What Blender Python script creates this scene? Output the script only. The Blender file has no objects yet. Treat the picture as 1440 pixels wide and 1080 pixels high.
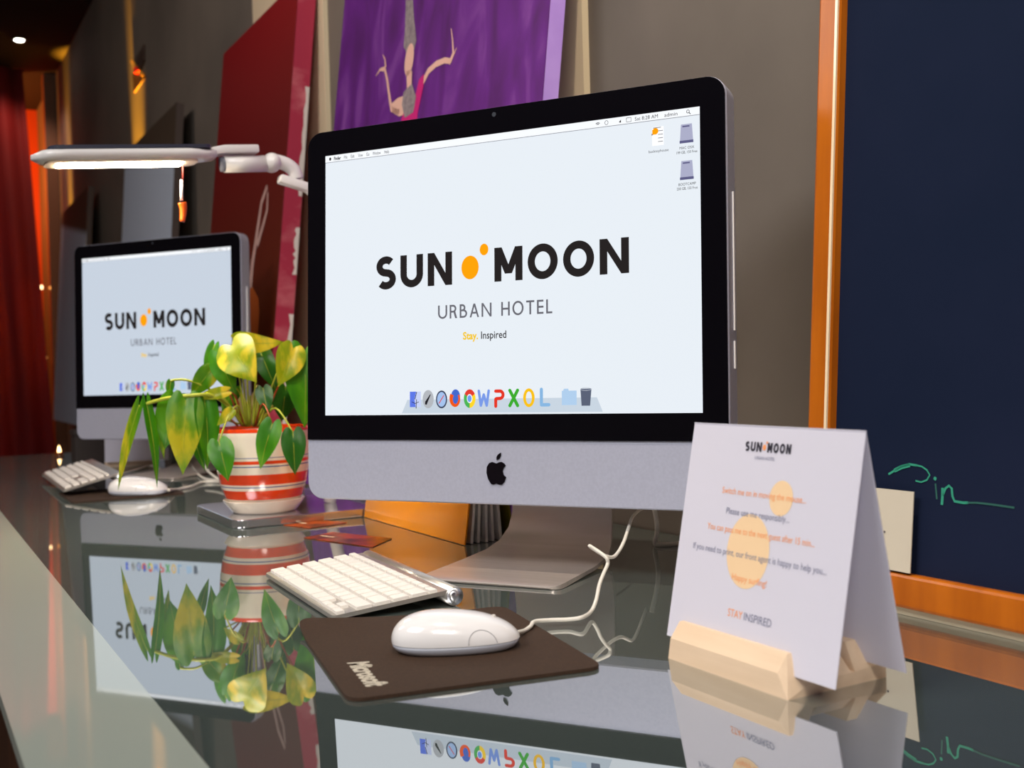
import bpy, bmesh, math, random
from mathutils import Vector, Matrix
random.seed(7)
S = bpy.context.scene
COL = S.collection

# ------------------------------------------------------------------ camera, world, light, exposure
F_PX, PITCH, ROLL, CAM_H = 1521.62, -0.016, 0.0281, 0.2516
FW = Vector((0, math.cos(PITCH), math.sin(PITCH)))
_up = Vector((0, -math.sin(PITCH), math.cos(PITCH)))
_rt = Vector((1, 0, 0))
RT = _rt*math.cos(ROLL) - _up*math.sin(ROLL)
UP = _rt*math.sin(ROLL) + _up*math.cos(ROLL)
CAM = Vector((0, 0, CAM_H))
cd = bpy.data.cameras.new('camera')
cam = bpy.data.objects.new('camera', cd); COL.objects.link(cam)
cam.matrix_world = Matrix(((RT.x, UP.x, -FW.x, CAM.x), (RT.y, UP.y, -FW.y, CAM.y), (RT.z, UP.z, -FW.z, CAM.z), (0, 0, 0, 1)))
cd.sensor_fit = 'HORIZONTAL'; cd.sensor_width = 36; cd.lens = F_PX/1440*36
cd.clip_start = 0.02; cd.clip_end = 60
cd.dof.use_dof = True; cd.dof.focus_distance = 1.22; cd.dof.aperture_fstop = 7.0
S.camera = cam
S.view_settings.view_transform = 'Standard'; S.view_settings.look = 'None'
S.view_settings.gamma = 1; S.view_settings.use_curve_mapping = False
S.view_settings.exposure = 0.1

w = bpy.data.worlds.new('room_ambient'); S.world = w; w.use_nodes = True
w.node_tree.nodes['Background'].inputs[0].default_value = (0.55, 0.5, 0.5, 1)
w.node_tree.nodes['Background'].inputs[1].default_value = 0.05

# the desk's own frame: E1 runs along the desk towards the camera, E2 from the desk front to the wall
TH = math.radians(-60.4)
E1 = Vector((math.cos(TH), math.sin(TH), 0)); E2 = Vector((-math.sin(TH), math.cos(TH), 0)); EZ = Vector((0, 0, 1))
def D(a, b, z=0.0): return E1*a + E2*b + EZ*z
def ray(x, y): return FW + RT*((x-720)/F_PX) + UP*((540-y)/F_PX)
def Z(x, y, z=0.0):                       # point at height z seen at a pixel
    d = ray(x, y); return CAM + d*((z-CAM.z)/d.z)
def Y(x, y, dep):                         # point at a given depth seen at a pixel
    d = ray(x, y); return CAM + d*(dep/d.y)
def onpl(x, y, Q, n):
    d = ray(x, y); return CAM + d*((Q-CAM).dot(n)/d.dot(n))
WALL = 0.98                               # wall plane, measured along E2
DESKROT = TH

def area(name, loc, target, size, power, col, sizey=None, spread=None):
    l = bpy.data.lights.new(name, 'AREA'); l.energy = power; l.color = col; l.size = size
    if sizey: l.shape = 'RECTANGLE'; l.size_y = sizey
    if spread: l.spread = spread
    o = bpy.data.objects.new(name, l); COL.objects.link(o); o.location = loc
    o.rotation_euler = (Vector(target)-Vector(loc)).to_track_quat('-Z', 'Y').to_euler(); return o
def spot(name, loc, target, power, col, ang, blend=.5, rad=.03):
    l = bpy.data.lights.new(name, 'SPOT'); l.energy = power; l.color = col; l.spot_size = math.radians(ang); l.spot_blend = blend; l.shadow_soft_size = rad
    o = bpy.data.objects.new(name, l); COL.objects.link(o); o.location = loc
    o.rotation_euler = (Vector(target)-Vector(loc)).to_track_quat('-Z', 'Y').to_euler(); return o
# unseen soft area lights added to fill the room
area('fill_light_room', D(-0.7, -1.2, 2.2), D(-0.9, .5, 0), 1.2, 62, (1, .97, .97))
area('fill_light_near', D(0.9, -0.5, 2.2), D(-0.8, .8, .2), 0.8, 50, (1, .92, .84))
area('fill_light_back', D(-3.4, -1.3, 2.2), D(-3.2, .9, .5), 1.0, 24, (1, .80, .68))
# narrow warm uplights standing behind the leaning canvases
for a_, p_, t_, c_ in ((-5.06, 4200, 1.08, 20), (-7.24, 4200, 1.09, 15)):
    spot('canvas_uplight', D(a_, .945, .25), D(a_, t_, 1.7), p_, (1, .43, .02), c_, 1.0, .02)
# unseen warm spots added to brighten the wall and pilaster
spot('wall_fill_spot', D(-2.0, .1, 2.2), D(-2.5, .95, .7), 26, (1, .84, .66), 75, .9)
spot('wall_fill_spot', D(-.5, .22, 2.2), D(-1.15, .95, .45), 105, (1, .85, .68), 60, .9)
spot('downlight_beam', D(-6.95, .68, 2.22), D(-7.7, .66, 1.3), 30, (1, .62, .45), 80, .6)

# ------------------------------------------------------------------ helpers
MATS = {}
def rgb(r, g, b):
    f = lambda c: ((c/255+.055)/1.055)**2.4 if c/255 > .04045 else c/255/12.92
    return (f(r), f(g), f(b), 1)
def mat(name, col, rough=.5, metal=0, emit=None, es=1, spec=.5, coat=0, sub=0, trans=0):
    if name in MATS: return MATS[name]
    m = bpy.data.materials.new(name); m.use_nodes = True
    p = m.node_tree.nodes['Principled BSDF']
    p.inputs['Base Color'].default_value = col; p.inputs['Roughness'].default_value = rough
    p.inputs['Metallic'].default_value = metal; p.inputs['Specular IOR Level'].default_value = spec
    p.inputs['Coat Weight'].default_value = coat; p.inputs['Coat Roughness'].default_value = .05
    if sub: p.inputs['Subsurface Weight'].default_value = sub; p.inputs['Subsurface Radius'].default_value = (.01, .01, .01)
    if trans: p.inputs['Transmission Weight'].default_value = trans
    if emit: p.inputs['Emission Color'].default_value = emit; p.inputs['Emission Strength'].default_value = es
    MATS[name] = m; return m
def noisemat(name, c1, c2, scale=(3, 3, 3), rough=.6, detail=6, bump=0, spec=.4, lo=.35, hi=.65, metal=0, c3=None, dist=0):
    if name in MATS: return MATS[name]
    m = mat(name, c1, rough, metal, spec=spec); nt = m.node_tree; p = nt.nodes['Principled BSDF']
    tc = nt.nodes.new('ShaderNodeTexCoord'); mp = nt.nodes.new('ShaderNodeMapping'); mp.inputs['Scale'].default_value = scale
    nz = nt.nodes.new('ShaderNodeTexNoise'); nz.inputs['Scale'].default_value = 1; nz.inputs['Detail'].default_value = detail
    nz.inputs['Distortion'].default_value = dist
    cr = nt.nodes.new('ShaderNodeValToRGB'); cr.color_ramp.elements[0].position = lo; cr.color_ramp.elements[1].position = hi
    cr.color_ramp.elements[0].color = c1; cr.color_ramp.elements[1].color = c2
    if c3:
        e = cr.color_ramp.elements.new((lo+hi)/2); e.color = c3
    L = nt.links.new
    L(tc.outputs['Object'], mp.inputs['Vector']); L(mp.outputs[0], nz.inputs['Vector']); L(nz.outputs[0], cr.inputs[0]); L(cr.outputs[0], p.inputs['Base Color'])
    if bump:
        b = nt.nodes.new('ShaderNodeBump'); b.inputs['Strength'].default_value = bump; b.inputs['Distance'].default_value = .002
        L(nz.outputs[0], b.inputs['Height']); L(b.outputs[0], p.inputs['Normal'])
    return m
def rampmat(name, axis, stops, rough=.4, const=True, coat=0):
    m = mat(name, (1, 1, 1, 1), rough, coat=coat); nt = m.node_tree; p = nt.nodes['Principled BSDF']
    tc = nt.nodes.new('ShaderNodeTexCoord'); sp = nt.nodes.new('ShaderNodeSeparateXYZ'); cr = nt.nodes.new('ShaderNodeValToRGB')
    lo, hi = stops[0][0], stops[-1][0]
    mr = nt.nodes.new('ShaderNodeMapRange'); mr.inputs['From Min'].default_value = lo; mr.inputs['From Max'].default_value = hi
    cr.color_ramp.interpolation = 'CONSTANT' if const else 'LINEAR'
    el = cr.color_ramp.elements
    for i, (v, c) in enumerate(stops):
        t = (v-lo)/(hi-lo)
        if i < 2: e = el[i]; e.position = t
        else: e = el.new(t)
        e.color = c
    L = nt.links.new
    L(tc.outputs['Object'], sp.inputs[0]); L(sp.outputs['XYZ'.index(axis)], mr.inputs[0]); L(mr.outputs[0], cr.inputs[0]); L(cr.outputs[0], p.inputs['Base Color'])
    return m

def mk(name, verts, faces, m, parent=None, smooth=False, bevel=0, seg=2):
    me = bpy.data.meshes.new(name); me.from_pydata([tuple(v) for v in verts], [], faces); me.update()
    bm = bmesh.new(); bm.from_mesh(me)
    bmesh.ops.recalc_face_normals(bm, faces=bm.faces)
    if bevel: bmesh.ops.bevel(bm, geom=bm.edges[:], offset=bevel, segments=seg, affect='EDGES', profile=.5)
    bm.to_mesh(me); bm.free()
    if smooth:
        for p in me.polygons: p.use_smooth = True
    o = bpy.data.objects.new(name, me); COL.objects.link(o)
    if m: me.materials.append(m)
    if parent: o.parent = parent
    return o
def autosmooth(o, ang=35):
    me = o.data
    for p in me.polygons: p.use_smooth = True
    bm = bmesh.new(); bm.from_mesh(me); a = math.radians(ang)
    for e in bm.edges:
        if len(e.link_faces) == 2 and e.calc_face_angle(0) > a: e.smooth = False
    bm.to_mesh(me); bm.free(); return o
def box(name, x0, x1, y0, y1, z0, z1, m, parent=None, bevel=0, seg=2):
    v = [(x0,y0,z0),(x1,y0,z0),(x1,y1,z0),(x0,y1,z0),(x0,y0,z1),(x1,y0,z1),(x1,y1,z1),(x0,y1,z1)]
    f = [(0,3,2,1),(4,5,6,7),(0,1,5,4),(1,2,6,5),(2,3,7,6),(3,0,4,7)]
    o = mk(name, v, f, m, parent, bevel=bevel, seg=seg)
    return o
def tube(name, pts, r, m, parent=None, sides=8, res=6, caps=True):
    P = [Vector(p) for p in pts]
    if res and len(P) > 2:            # Catmull-Rom
        Q = []
        for i in range(len(P)-1):
            p0, p1, p2, p3 = P[max(i-1, 0)], P[i], P[i+1], P[min(i+2, len(P)-1)]
            for k in range(res):
                t = k/res
                Q.append(.5*((2*p1)+(p2-p0)*t+(2*p0-5*p1+4*p2-p3)*t*t+(3*p1-p0-3*p2+p3)*t**3))
        Q.append(P[-1]); P = Q
    rr = r if isinstance(r, (list, tuple)) else None
    V, Fc = [], []; n = len(P); nrm = None
    for i, p in enumerate(P):
        t = (P[min(i+1, n-1)]-P[max(i-1, 0)]).normalized()
        if nrm is None: nrm = t.orthogonal().normalized()
        nrm = (nrm - t*nrm.dot(t)).normalized(); bn = t.cross(nrm)
        ra = r if not rr else rr[0]+(rr[1]-rr[0])*i/(n-1)
        for k in range(sides):
            a = 2*math.pi*k/sides; V.append(p+(nrm*math.cos(a)+bn*math.sin(a))*ra)
    for i in range(n-1):
        for k in range(sides):
            Fc.append((i*sides+k, i*sides+(k+1) % sides, (i+1)*sides+(k+1) % sides, (i+1)*sides+k))
    if caps: Fc.append(tuple(range(sides))); Fc.append(tuple(range((n-1)*sides, n*sides)))
    return mk(name, V, Fc, m, parent, smooth=True)
def lathe(name, prof, m, parent=None, n=48, loc=(0, 0, 0)):
    V, Fc = [], []
    for r, z in prof:
        for k in range(n):
            a = 2*math.pi*k/n; V.append((loc[0]+r*math.cos(a), loc[1]+r*math.sin(a), loc[2]+z))
    for i in range(len(prof)-1):
        for k in range(n): Fc.append((i*n+k, i*n+(k+1) % n, (i+1)*n+(k+1) % n, (i+1)*n+k))
    if prof[0][0] > 1e-5: Fc.append(tuple(range(n)))
    if prof[-1][0] > 1e-5: Fc.append(tuple(range((len(prof)-1)*n, len(prof)*n)))
    o = mk(name, V, Fc, m, parent); return autosmooth(o, 40)
def rrect(w0, w1, h0, h1, r, seg=6, rb=None):
    rb = r if rb is None else rb
    pts = []
    for cx, cy, a0, q in ((w1-r, h1-r, 0, r), (w0+r, h1-r, 90, r), (w0+rb, h0+rb, 180, rb), (w1-rb, h0+rb, 270, rb)):
        if q < 1e-6: pts += [(cx, cy)]; continue
        for k in range(seg+1):
            a = math.radians(a0+90*k/seg); pts.append((cx+q*math.cos(a), cy+q*math.sin(a)))
    return pts
def prism(name, outline, fn, d0, d1, m, parent=None, bevel=0):
    n = len(outline); V = [fn(x, y, d0) for x, y in outline]+[fn(x, y, d1) for x, y in outline]
    Fc = [tuple(range(n)), tuple(range(n, 2*n))]+[(i, (i+1) % n, n+(i+1) % n, n+i) for i in range(n)]
    o = mk(name, V, Fc, m, parent, bevel=bevel); return o if bevel else autosmooth(o, 35)
def empty(name, loc, rz=0):
    o = bpy.data.objects.new(name, None); COL.objects.link(o); o.location = loc; o.rotation_euler = (0, 0, rz); o.empty_display_size = .05; return o
def tag(o, label, cat, group=None):
    o['label'] = label; o['category'] = cat
    if group: o['group'] = group
    return o
def struct(o): o['kind'] = 'structure'; return o
def dup(root, name=None):
    r = root.copy(); COL.objects.link(r)
    for ch in list(root.children):
        c = ch.copy(); COL.objects.link(c); c.parent = r
        for g in list(ch.children):
            d = g.copy(); COL.objects.link(d); d.parent = c
    return r

# flat print: ribbons, polygons and built-in lettering laid on a surface by a mapping fn(x, y, lift)
def arc(cx, cy, rx, ry, a0, a1, n=18):
    return [(cx+rx*math.cos(math.radians(a0+(a1-a0)*i/n)), cy+ry*math.sin(math.radians(a0+(a1-a0)*i/n))) for i in range(n+1)]
class Print:
    def __init__(s, fn, lift): s.V, s.F, s.fn, s.l = [], [], fn, lift
    def poly(s, pts):
        b = len(s.V); s.V += [s.fn(x, y, s.l) for x, y in pts]; s.F.append(tuple(range(b, b+len(pts)))); return s
    def disc(s, cx, cy, rx, ry=None, n=24): return s.poly(arc(cx, cy, rx, ry or rx, 0, 360, n)[:-1])
    def ring(s, cx, cy, rx, ry, t, n=28):
        o = arc(cx, cy, rx, ry, 0, 360, n); i = arc(cx, cy, rx-t, ry-t, 0, 360, n); b = len(s.V)
        s.V += [s.fn(x, y, s.l) for x, y in o+i]
        for k in range(n): s.F.append((b+k, b+k+1, b+n+1+k+1, b+n+1+k))
        return s
    def stroke(s, pts, t, t1=None):
        n = len(pts); b = len(s.V)
        for i, (x, y) in enumerate(pts):
            x0, y0 = pts[max(i-1, 0)]; x1, y1 = pts[min(i+1, n-1)]
            L = math.hypot(x1-x0, y1-y0) or 1; nx, ny = -(y1-y0)/L, (x1-x0)/L
            h = (t if t1 is None else t+(t1-t)*i/(n-1))/2
            s.V += [s.fn(x+nx*h, y+ny*h, s.l), s.fn(x-nx*h, y-ny*h, s.l)]
        for i in range(n-1): s.F.append((b+2*i, b+2*i+1, b+2*i+3, b+2*i+2))
        return s
    def text(s, body, x0, y0, width, height, bold=0, shear=0):
        cu = bpy.data.curves.new('lettering', 'FONT'); cu.body = body; cu.size = 1; cu.offset = bold; cu.shear = shear; cu.resolution_u = 3
        ob = bpy.data.objects.new('lettering', cu); COL.objects.link(ob)
        me = bpy.data.meshes.new_from_object(ob.evaluated_get(bpy.context.evaluated_depsgraph_get()))
        bpy.data.objects.remove(ob); bpy.data.curves.remove(cu)
        xs = [v.co.x for v in me.vertices]; ys = [v.co.y for v in me.vertices]
        if not xs: return s
        ax, bx = min(xs), max(xs); cap = .70
        b = len(s.V); sc = width/(bx-ax)
        s.V += [s.fn(x0+(v.co.x-ax)*sc, y0+v.co.y/cap*height, s.l) for v in me.vertices]
        s.F += [tuple(b+i for i in p.vertices) for p in me.polygons]
        bpy.data.meshes.remove(me); return s
    def build(s, name, m, parent, stuff=None):
        me = bpy.data.meshes.new(name); me.from_pydata([tuple(v) for v in s.V], [], s.F); me.update(); me.materials.append(m)
        o = bpy.data.objects.new(name, me); COL.objects.link(o); o.parent = parent
        if stuff or 'lettering' in name or 'captions' in name or name in ('text_line', 'document_lines', 'drive_icon_edge'): o['kind'] = 'stuff'
        return o
# geometric capitals, each in a box 0..w x 0..1, stroke t
def glyph(pr, ch, x, y, w, h, t):
    X = lambda u: x+u; Yy = lambda v: y+v
    def q(*p): pr.poly([(x+a, y+b) for a, b in p])
    def st(p, tt=t): pr.stroke([(x+a, y+b) for a, b in p], tt)
    if ch == 'O': pr.ring(x+w/2, y+h/2, w/2, h/2, t, 40)
    elif ch == 'U':
        r = w/2-t/2; st([(t/2, h)]+arc(w/2, r+t/2, r, r, 180, 360)+[(w-t/2, h)])
    elif ch == 'N':
        q((0,0),(t,0),(t,h),(0,h)); q((w-t,0),(w,0),(w,h),(w-t,h)); q((0,h),(t,h),(w,0),(w-t,0))
    elif ch == 'M':
        q((0,0),(t,0),(t,h),(0,h)); q((w-t,0),(w,0),(w,h),(w-t,h)); v = .22*h
        q((0,h),(t*1.05,h),(w/2+t*.5,v),(w/2-t*.5,v)); q((w,h),(w-t*1.05,h),(w/2-t*.5,v),(w/2+t*.5,v))
    elif ch == 'S':
        r = (h-t)/4; rx = (w-t)/2
        up = arc(w/2, h-t/2-r, rx*.96, r, 38, 250, 18); lo = arc(w/2, t/2+r, rx, r, 70, -142, 18)
        st(up+lo)
    elif ch == 'R':
        q((0,0),(t,0),(t,h),(0,h)); r = h*.29; st([(t/2, h-t/2)]+arc(w-r-t/2, h-r, r-t/2, r-t/2, 90, -90, 12)+[(t/2, h-2*r+t/2)])
        q((w*.45,h-2*r+t),(w*.45+t*1.2,h-2*r+t),(w,0),(w-t*1.25,0))
    elif ch == 'B':
        q((0,0),(t,0),(t,h),(0,h)); r = h*.26; st([(t/2, h-t/2)]+arc(w-r-t, h-r, r-t/2, r-t/2, 90, -90, 12)+[(t/2, h-2*r+t/2)])
        r2 = (h-2*r+t)/2; st([(t/2, 2*r2-t/2)]+arc(w-r2, r2, r2-t/2, r2-t/2, 90, -90, 12)+[(t/2, t/2)])
    elif ch == 'A':
        q((0,0),(t,0),(w/2+t/2,h),(w/2-t/2,h)); q((w,0),(w-t,0),(w/2-t/2,h),(w/2+t/2,h)); q((w*.2,h*.26),(w*.8,h*.26),(w*.76,h*.26+t),(w*.24,h*.26+t))
    elif ch == 'H':
        q((0,0),(t,0),(t,h),(0,h)); q((w-t,0),(w,0),(w,h),(w-t,h)); q((0,h/2-t/2),(w,h/2-t/2),(w,h/2+t/2),(0,h/2+t/2))
    elif ch == 'T':
        q((w/2-t/2,0),(w/2+t/2,0),(w/2+t/2,h),(w/2-t/2,h)); q((0,h-t),(w,h-t),(w,h),(0,h))
    elif ch == 'E':
        q((0,0),(t,0),(t,h),(0,h))
        for v in (0, h/2-t/2, h-t): q((0,v),(w,v),(w,v+t),(0,v+t))
    elif ch == 'L':
        q((0,0),(t,0),(t,h),(0,h)); q((0,0),(w,0),(w,t),(0,t))
def word(pr, s, x0, x1, y, h, t, gap):
    rel = {'S': .85, 'U': .95, 'N': 1.0, 'M': 1.05, 'O': 1.09, 'R': .78, 'B': .76, 'A': .95, 'H': .84, 'T': .78, 'E': .62, 'L': .58, ' ': .45}
    tot = sum(rel[c] for c in s); k = (x1-x0-gap*(len(s)-1))/tot; x = x0
    out = []
    for c in s:
        if c != ' ': q_ = pr(); out.append(q_); glyph(q_, c, x, y - (h*.015 if c in 'OS' else 0), rel[c]*k, h*(1.03 if c in 'OS' else 1), t)
        x += rel[c]*k+gap
    return out

# ------------------------------------------------------------------ materials
WALLM = noisemat('wall_plaster', rgb(100, 93, 86), rgb(120, 112, 103), (1.6, 1.6, 1.6), .75, 5, .15)
BEIGE = noisemat('beige_paint', rgb(214, 198, 166), rgb(222, 206, 176), (2, 2, 2), .7)
DARKCEIL = mat('dark_ceiling', rgb(30, 22, 22), .9)
FLOORM = noisemat('dark_floor', rgb(48, 38, 34), rgb(60, 48, 42), (1, 8, 1), .4)
ALU = noisemat('brushed_aluminium', rgb(182, 186, 206), rgb(188, 192, 212), (300, 300, 300), .42, metal=.3)
ALUSTAND = noisemat('brushed_aluminium_stand', rgb(206, 196, 188), rgb(214, 204, 198), (8, 120, 8), .33, metal=.6)
GLASSBLK = mat('black_display_glass', rgb(10, 9, 14), .06, spec=.5)
BLACK = mat('black_plastic', rgb(14, 12, 14), .35)
WHITEPL = mat('white_plastic', rgb(235, 235, 235), .22, coat=.4)
CABLE = mat('white_cable', rgb(226, 222, 212), .45)

# ------------------------------------------------------------------ room
def dbox(name, a0, a1, b0, b1, z0, z1, m, parent=None, bevel=0):
    o = box(name, a0, a1, b0, b1, z0, z1, m, parent, bevel)
    if not parent: o.rotation_euler = (0, 0, DESKROT)
    return o
A0, A1, B0 = -7.75, 2.6, -3.2
struct(dbox('floor', A0-1.2, A1, B0, WALL+.1, -.85, -.75, FLOORM))
struct(dbox('ceiling', A0-1.2, A1, B0, WALL+.1, 2.28, 2.38, DARKCEIL))
struct(dbox('wall_right', A0-1.2, A1, WALL, WALL+.1, -.75, 2.28, WALLM))
struct(dbox('wall_left', A0-1.2, A1, B0-.1, B0, -.75, 2.28, WALLM))
struct(dbox('wall_near', A1, A1+.1, B0, WALL, -.75, 2.28, WALLM))
DARKWALL = mat('dark_end_wall', rgb(46, 30, 26), .8)
struct(dbox('wall_far', A0-.1, A0, B0, .72, -.75, 2.28, DARKWALL))
struct(dbox('trim_1', A0-.1, A0, .905, WALL, -.75, 2.28, mat('door_casing_brown', rgb(96, 58, 28), .5)))
struct(dbox('wall_far_alcove', A0-1.2, A0-1.1, B0, WALL, -.75, 2.28, mat('alcove_orange', rgb(226, 92, 30), .6)))
for i, (p0, p1) in enumerate(((-3.224, -2.618), (-2.05, -1.445))):
    struct(dbox('trim_%d' % (i+2), p0, p1, WALL-.012, WALL, -.75, 2.28, BEIGE))
# warm glow in the alcove beyond the doorway
pl = bpy.data.lights.new('alcove_lamp', 'POINT'); pl.energy = 60; pl.color = (1, .30, .05); pl.shadow_soft_size = .05
po = bpy.data.objects.new('alcove_lamp', pl); COL.objects.link(po); po.location = D(A0-.55, .15, 1.7)

# ------------------------------------------------------------------ desk
desk = empty('desk', D(-1.6, .45, 0), DESKROT)
def deskbox(name, a0, a1, b0, b1, z0, z1, m): return box(name, a0+1.6, a1+1.6, b0-.45, b1-.45, z0, z1, m, desk)
GLASS = mat('dark_backed_glass', rgb(84, 95, 92), .015); STRIP = mat('pale_backed_glass', rgb(172, 182, 172), .03)
for m_, io in ((GLASS, 7.0), (STRIP, 4.0)): m_.node_tree.nodes['Principled BSDF'].inputs['IOR'].default_value = io
DWOOD = noisemat('dark_brown_desk_side', rgb(52, 30, 18), rgb(70, 42, 24), (30, 3, 3), .45)
gt = deskbox('glass_top', -3.98, 1.6, .166, WALL-.004, -.012, 0, GLASS)
gs = deskbox('front_glass_strip', -3.98, 1.6, 0.064, .166, -.012, 0, STRIP); gs['label'] = 'pale front glass strip'
deskbox('under_top', -3.96, 1.58, .078, WALL-.01, -.045, -.013, DWOOD)
deskbox('front_panel', -3.94, 1.56, .11, .13, -.75, -.045, DWOOD)
for a_ in (-3.9, -1.9, 0.1, 1.5): deskbox('side_panel', a_-.02, a_+.02, .13, WALL-.02, -.75, -.045, DWOOD)
tag(desk, 'long glass-topped desk with a pale front strip along the wall', 'desk')

# ------------------------------------------------------------------ desktop computers
SC_ICON = {}
def emat(name, r, g, b, k=1.0):
    c = rgb(r, g, b); return mat(name, (0, 0, 0, 1), .1, emit=(c[0], c[1], c[2], 1), es=k, spec=.35)
def computer(loc, yaw, tilt, zc, sx, sz, label, bright):
    root = empty('desktop_computer', loc, -yaw)
    ct, st_ = math.cos(tilt), math.sin(tilt)
    def fn(u, v, d): u *= sx; v *= sz; return Vector((u, v*st_+d*ct, zc+v*ct-d*st_))
    T, Bt, HW = .2005, -.2745, .2772
    # aluminium body, bulging backwards
    rings = []
    for d, ins, r in ((.0012, .0015, .021), (0.003, 0, .0225), (.034, 0, .0225), (.043, .006, .022), (.052, .03, .03), (.060, .075, .04), (.065, .13, .05)):
        rings.append([fn(x, y, d) for x, y in rrect(-HW+ins, HW-ins, Bt+ins, T-ins, r, 7)])
    n = len(rings[0]); V = [p for r in rings for p in r]
    Fc = [(i*n+k, i*n+(k+1) % n, (i+1)*n+(k+1) % n, (i+1)*n+k) for i in range(len(rings)-1) for k in range(n)]
    Fc += [tuple(range(n)), tuple(range((len(rings)-1)*n, len(rings)*n))]
    body = autosmooth(mk('aluminium_body', V, Fc, ALU, root), 30)
    # slots on the right side, their reflected highlight painted white
    for v0, v1 in ((.0755, -.0773), (-.0888, -.1193)):
        V = []
        for dd in (.0220, .0252):
            for vv in (v0, v1):
                for uu in (HW+.0014, HW-.001): V.append(fn(uu, vv, dd))
        mk('disc_slot', V, [(0,1,3,2),(4,5,7,6),(0,1,5,4),(2,3,7,6),(0,2,6,4),(1,3,7,5)], mat('slot_highlight_white', rgb(250, 250, 250), .6), body)
    # black glass front
    gl = prism('display_glass', rrect(-HW+.0012, HW-.0012, -.1985, T-.0012, .0205, 7, 0), fn, .002, -.0006, GLASSBLK, root)
    wm = mat('webcam_dot', rgb(60, 64, 72), .1)
    prism('webcam', arc(-.004, .191, .0028, .0028, 0, 360, 16)[:-1], fn, -.0006, -.0009, wm, gl)
    # lit screen
    c = rgb(224, 231, 238); c2 = rgb(205, 216, 230)
    sm = mat('lit_screen' + ('' if bright > .95 else '_dim'), (0.02, .02, .02, 1), .12, emit=(c[0], c[1], c[2], 1) if bright > .95 else (c2[0], c2[1], c2[2], 1), es=1.0 if bright > .95 else .88, spec=.3)
    W2, H2 = .248, .1675
    scr = prism('screen', [(-W2, -H2), (W2, -H2), (W2, H2), (-W2, H2)], fn, -.0004, -.0009, sm, root)
    INK = emat('screen_ink', 38, 34, 34); INK2 = emat('screen_ink_grey', 104, 104, 112); SUN = emat('screen_orange', 250, 160, 10); YEL = emat('screen_yellow', 240, 196, 30)
    L1, L2, L3 = -.0012, -.0014, -.0016
    for t_, a_, b_, y_, h_, th, gp, m_ in (('SUN', -.1705, -.0615, -.0100, .0405, .0093, .0066, INK), ('MOON', -.0040, .1652, -.0100, .0405, .0093, .0067, INK), ('URBAN HOTEL', -.0812, .0709, -.0510, .0165, .0023, .0034, INK2)):
        for p in word(lambda: Print(fn, L1), t_, a_, b_, y_, h_, th, gp): p.build('letter', m_, scr)
    Print(fn, L1).disc(-.0368, .0093, .0118, .0143).build('sun_dot', SUN, scr); Print(fn, L1).disc(-.0178, .0297, .0058, .0070).build('moon_dot', SUN, scr)
    p = Print(fn, L1); p.text('Stay.', -.0468, -.0772, .0205, .0088, .03); p.build('stay_lettering', YEL, scr)
    p = Print(fn, L1); p.text('Inspired', -.0222, -.0772, .0335, .0088, .01); p.build('inspired_lettering', INK, scr)
    # menu bar
    p = Print(fn, L1); p.poly([(-W2, H2-.0085), (W2, H2-.0085), (W2, H2), (-W2, H2)]); p.build('menu_bar', emat('menu_bar_white', 243, 246, 250), scr)
    p = Print(fn, L1); p.poly([(-W2, H2-.0092), (W2, H2-.0092), (W2, H2-.0085), (-W2, H2-.0085)]); p.build('menu_line', emat('menu_line_grey', 140, 142, 150), scr)
    p = Print(fn, L2); y = H2-.0066
    p.disc(-.2405, H2-.0046, .0016, .0020)
    for s_, x, wd_, bo in (('Finder', -.2345, .0105, .03), ('File', -.2190, .0050, 0), ('Edit', -.2085, .0055, 0), ('View', -.1975, .0070, 0), ('Go', -.1850, .0045, 0), ('Window', -.1755, .0120, 0), ('Help', -.1580, .0070, 0)):
        p.text(s_, x, y, wd_, .0042, bo)
    p.text('Sat 8:28 AM', .1735, y, .0270, .0042); p.text('admin', .2080, y, .0150, .0042)
    p.stroke(arc(.1290, H2-.0068, .0034, .0034, 45, 135, 6), .0008); p.stroke(arc(.1290, H2-.0068, .0019, .0019, 45, 135, 6), .0008)
    p.ring(.1395, H2-.0045, .0022, .0026, .0005); p.poly([(.1545, H2-.0060), (.1570, H2-.0030), (.1570, H2-.0066)])
    p.stroke([(.1635, H2-.0022), (.1690, H2-.0022), (.1690, H2-.0068), (.1635, H2-.0068), (.1635, H2-.0022)], .0006)
    p.ring(.2350, H2-.0040, .0018, .0020, .0006); p.stroke([(.2362, H2-.0053), (.2378, H2-.0072)], .0008)
    p.build('menu_lettering', INK, scr)
    if bright > .95:
        # desktop icons: two drives and a document
        DRV = emat('drive_icon_grey', 168, 170, 196); DRV2 = emat('drive_icon_dark', 92, 92, 130)
        for yc in (.1405, .1000):
            p = Print(fn, L1); p.poly([(.2255, yc-.0095), (.2405, yc-.0095), (.2392, yc+.0095), (.2268, yc+.0095)]); o = p.build('drive_icon', DRV, scr)
            p = Print(fn, L2); p.poly([(.2252, yc-.0115), (.2408, yc-.0115), (.2408, yc-.0085), (.2252, yc-.0085)]); p.poly([(.2285, yc+.0062), (.2365, yc+.0062), (.2365, yc+.0078), (.2285, yc+.0078)]); p.build('drive_icon_edge', DRV2, scr)
        p = Print(fn, L1); p.text('MAC OSX', .2250, .1225, .0165, .0030); p.text('199 GB, 150 Free', .2215, .1175, .0235, .0030)
        p.text('BOOTCAMP', .2235, .0822, .0195, .0030); p.text('200 GB, 150 Free', .2215, .0775, .0235, .0030); p.text('backtoyhouse', .1895, .1225, .0230, .0030); p.build('icon_captions', INK, scr)
        p = Print(fn, L1); p.poly([(.1935, .1300), (.2070, .1300), (.2070, .1510), (.1935, .1510)]); p.build('document_icon', emat('document_white', 250, 251, 252), scr)
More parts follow.
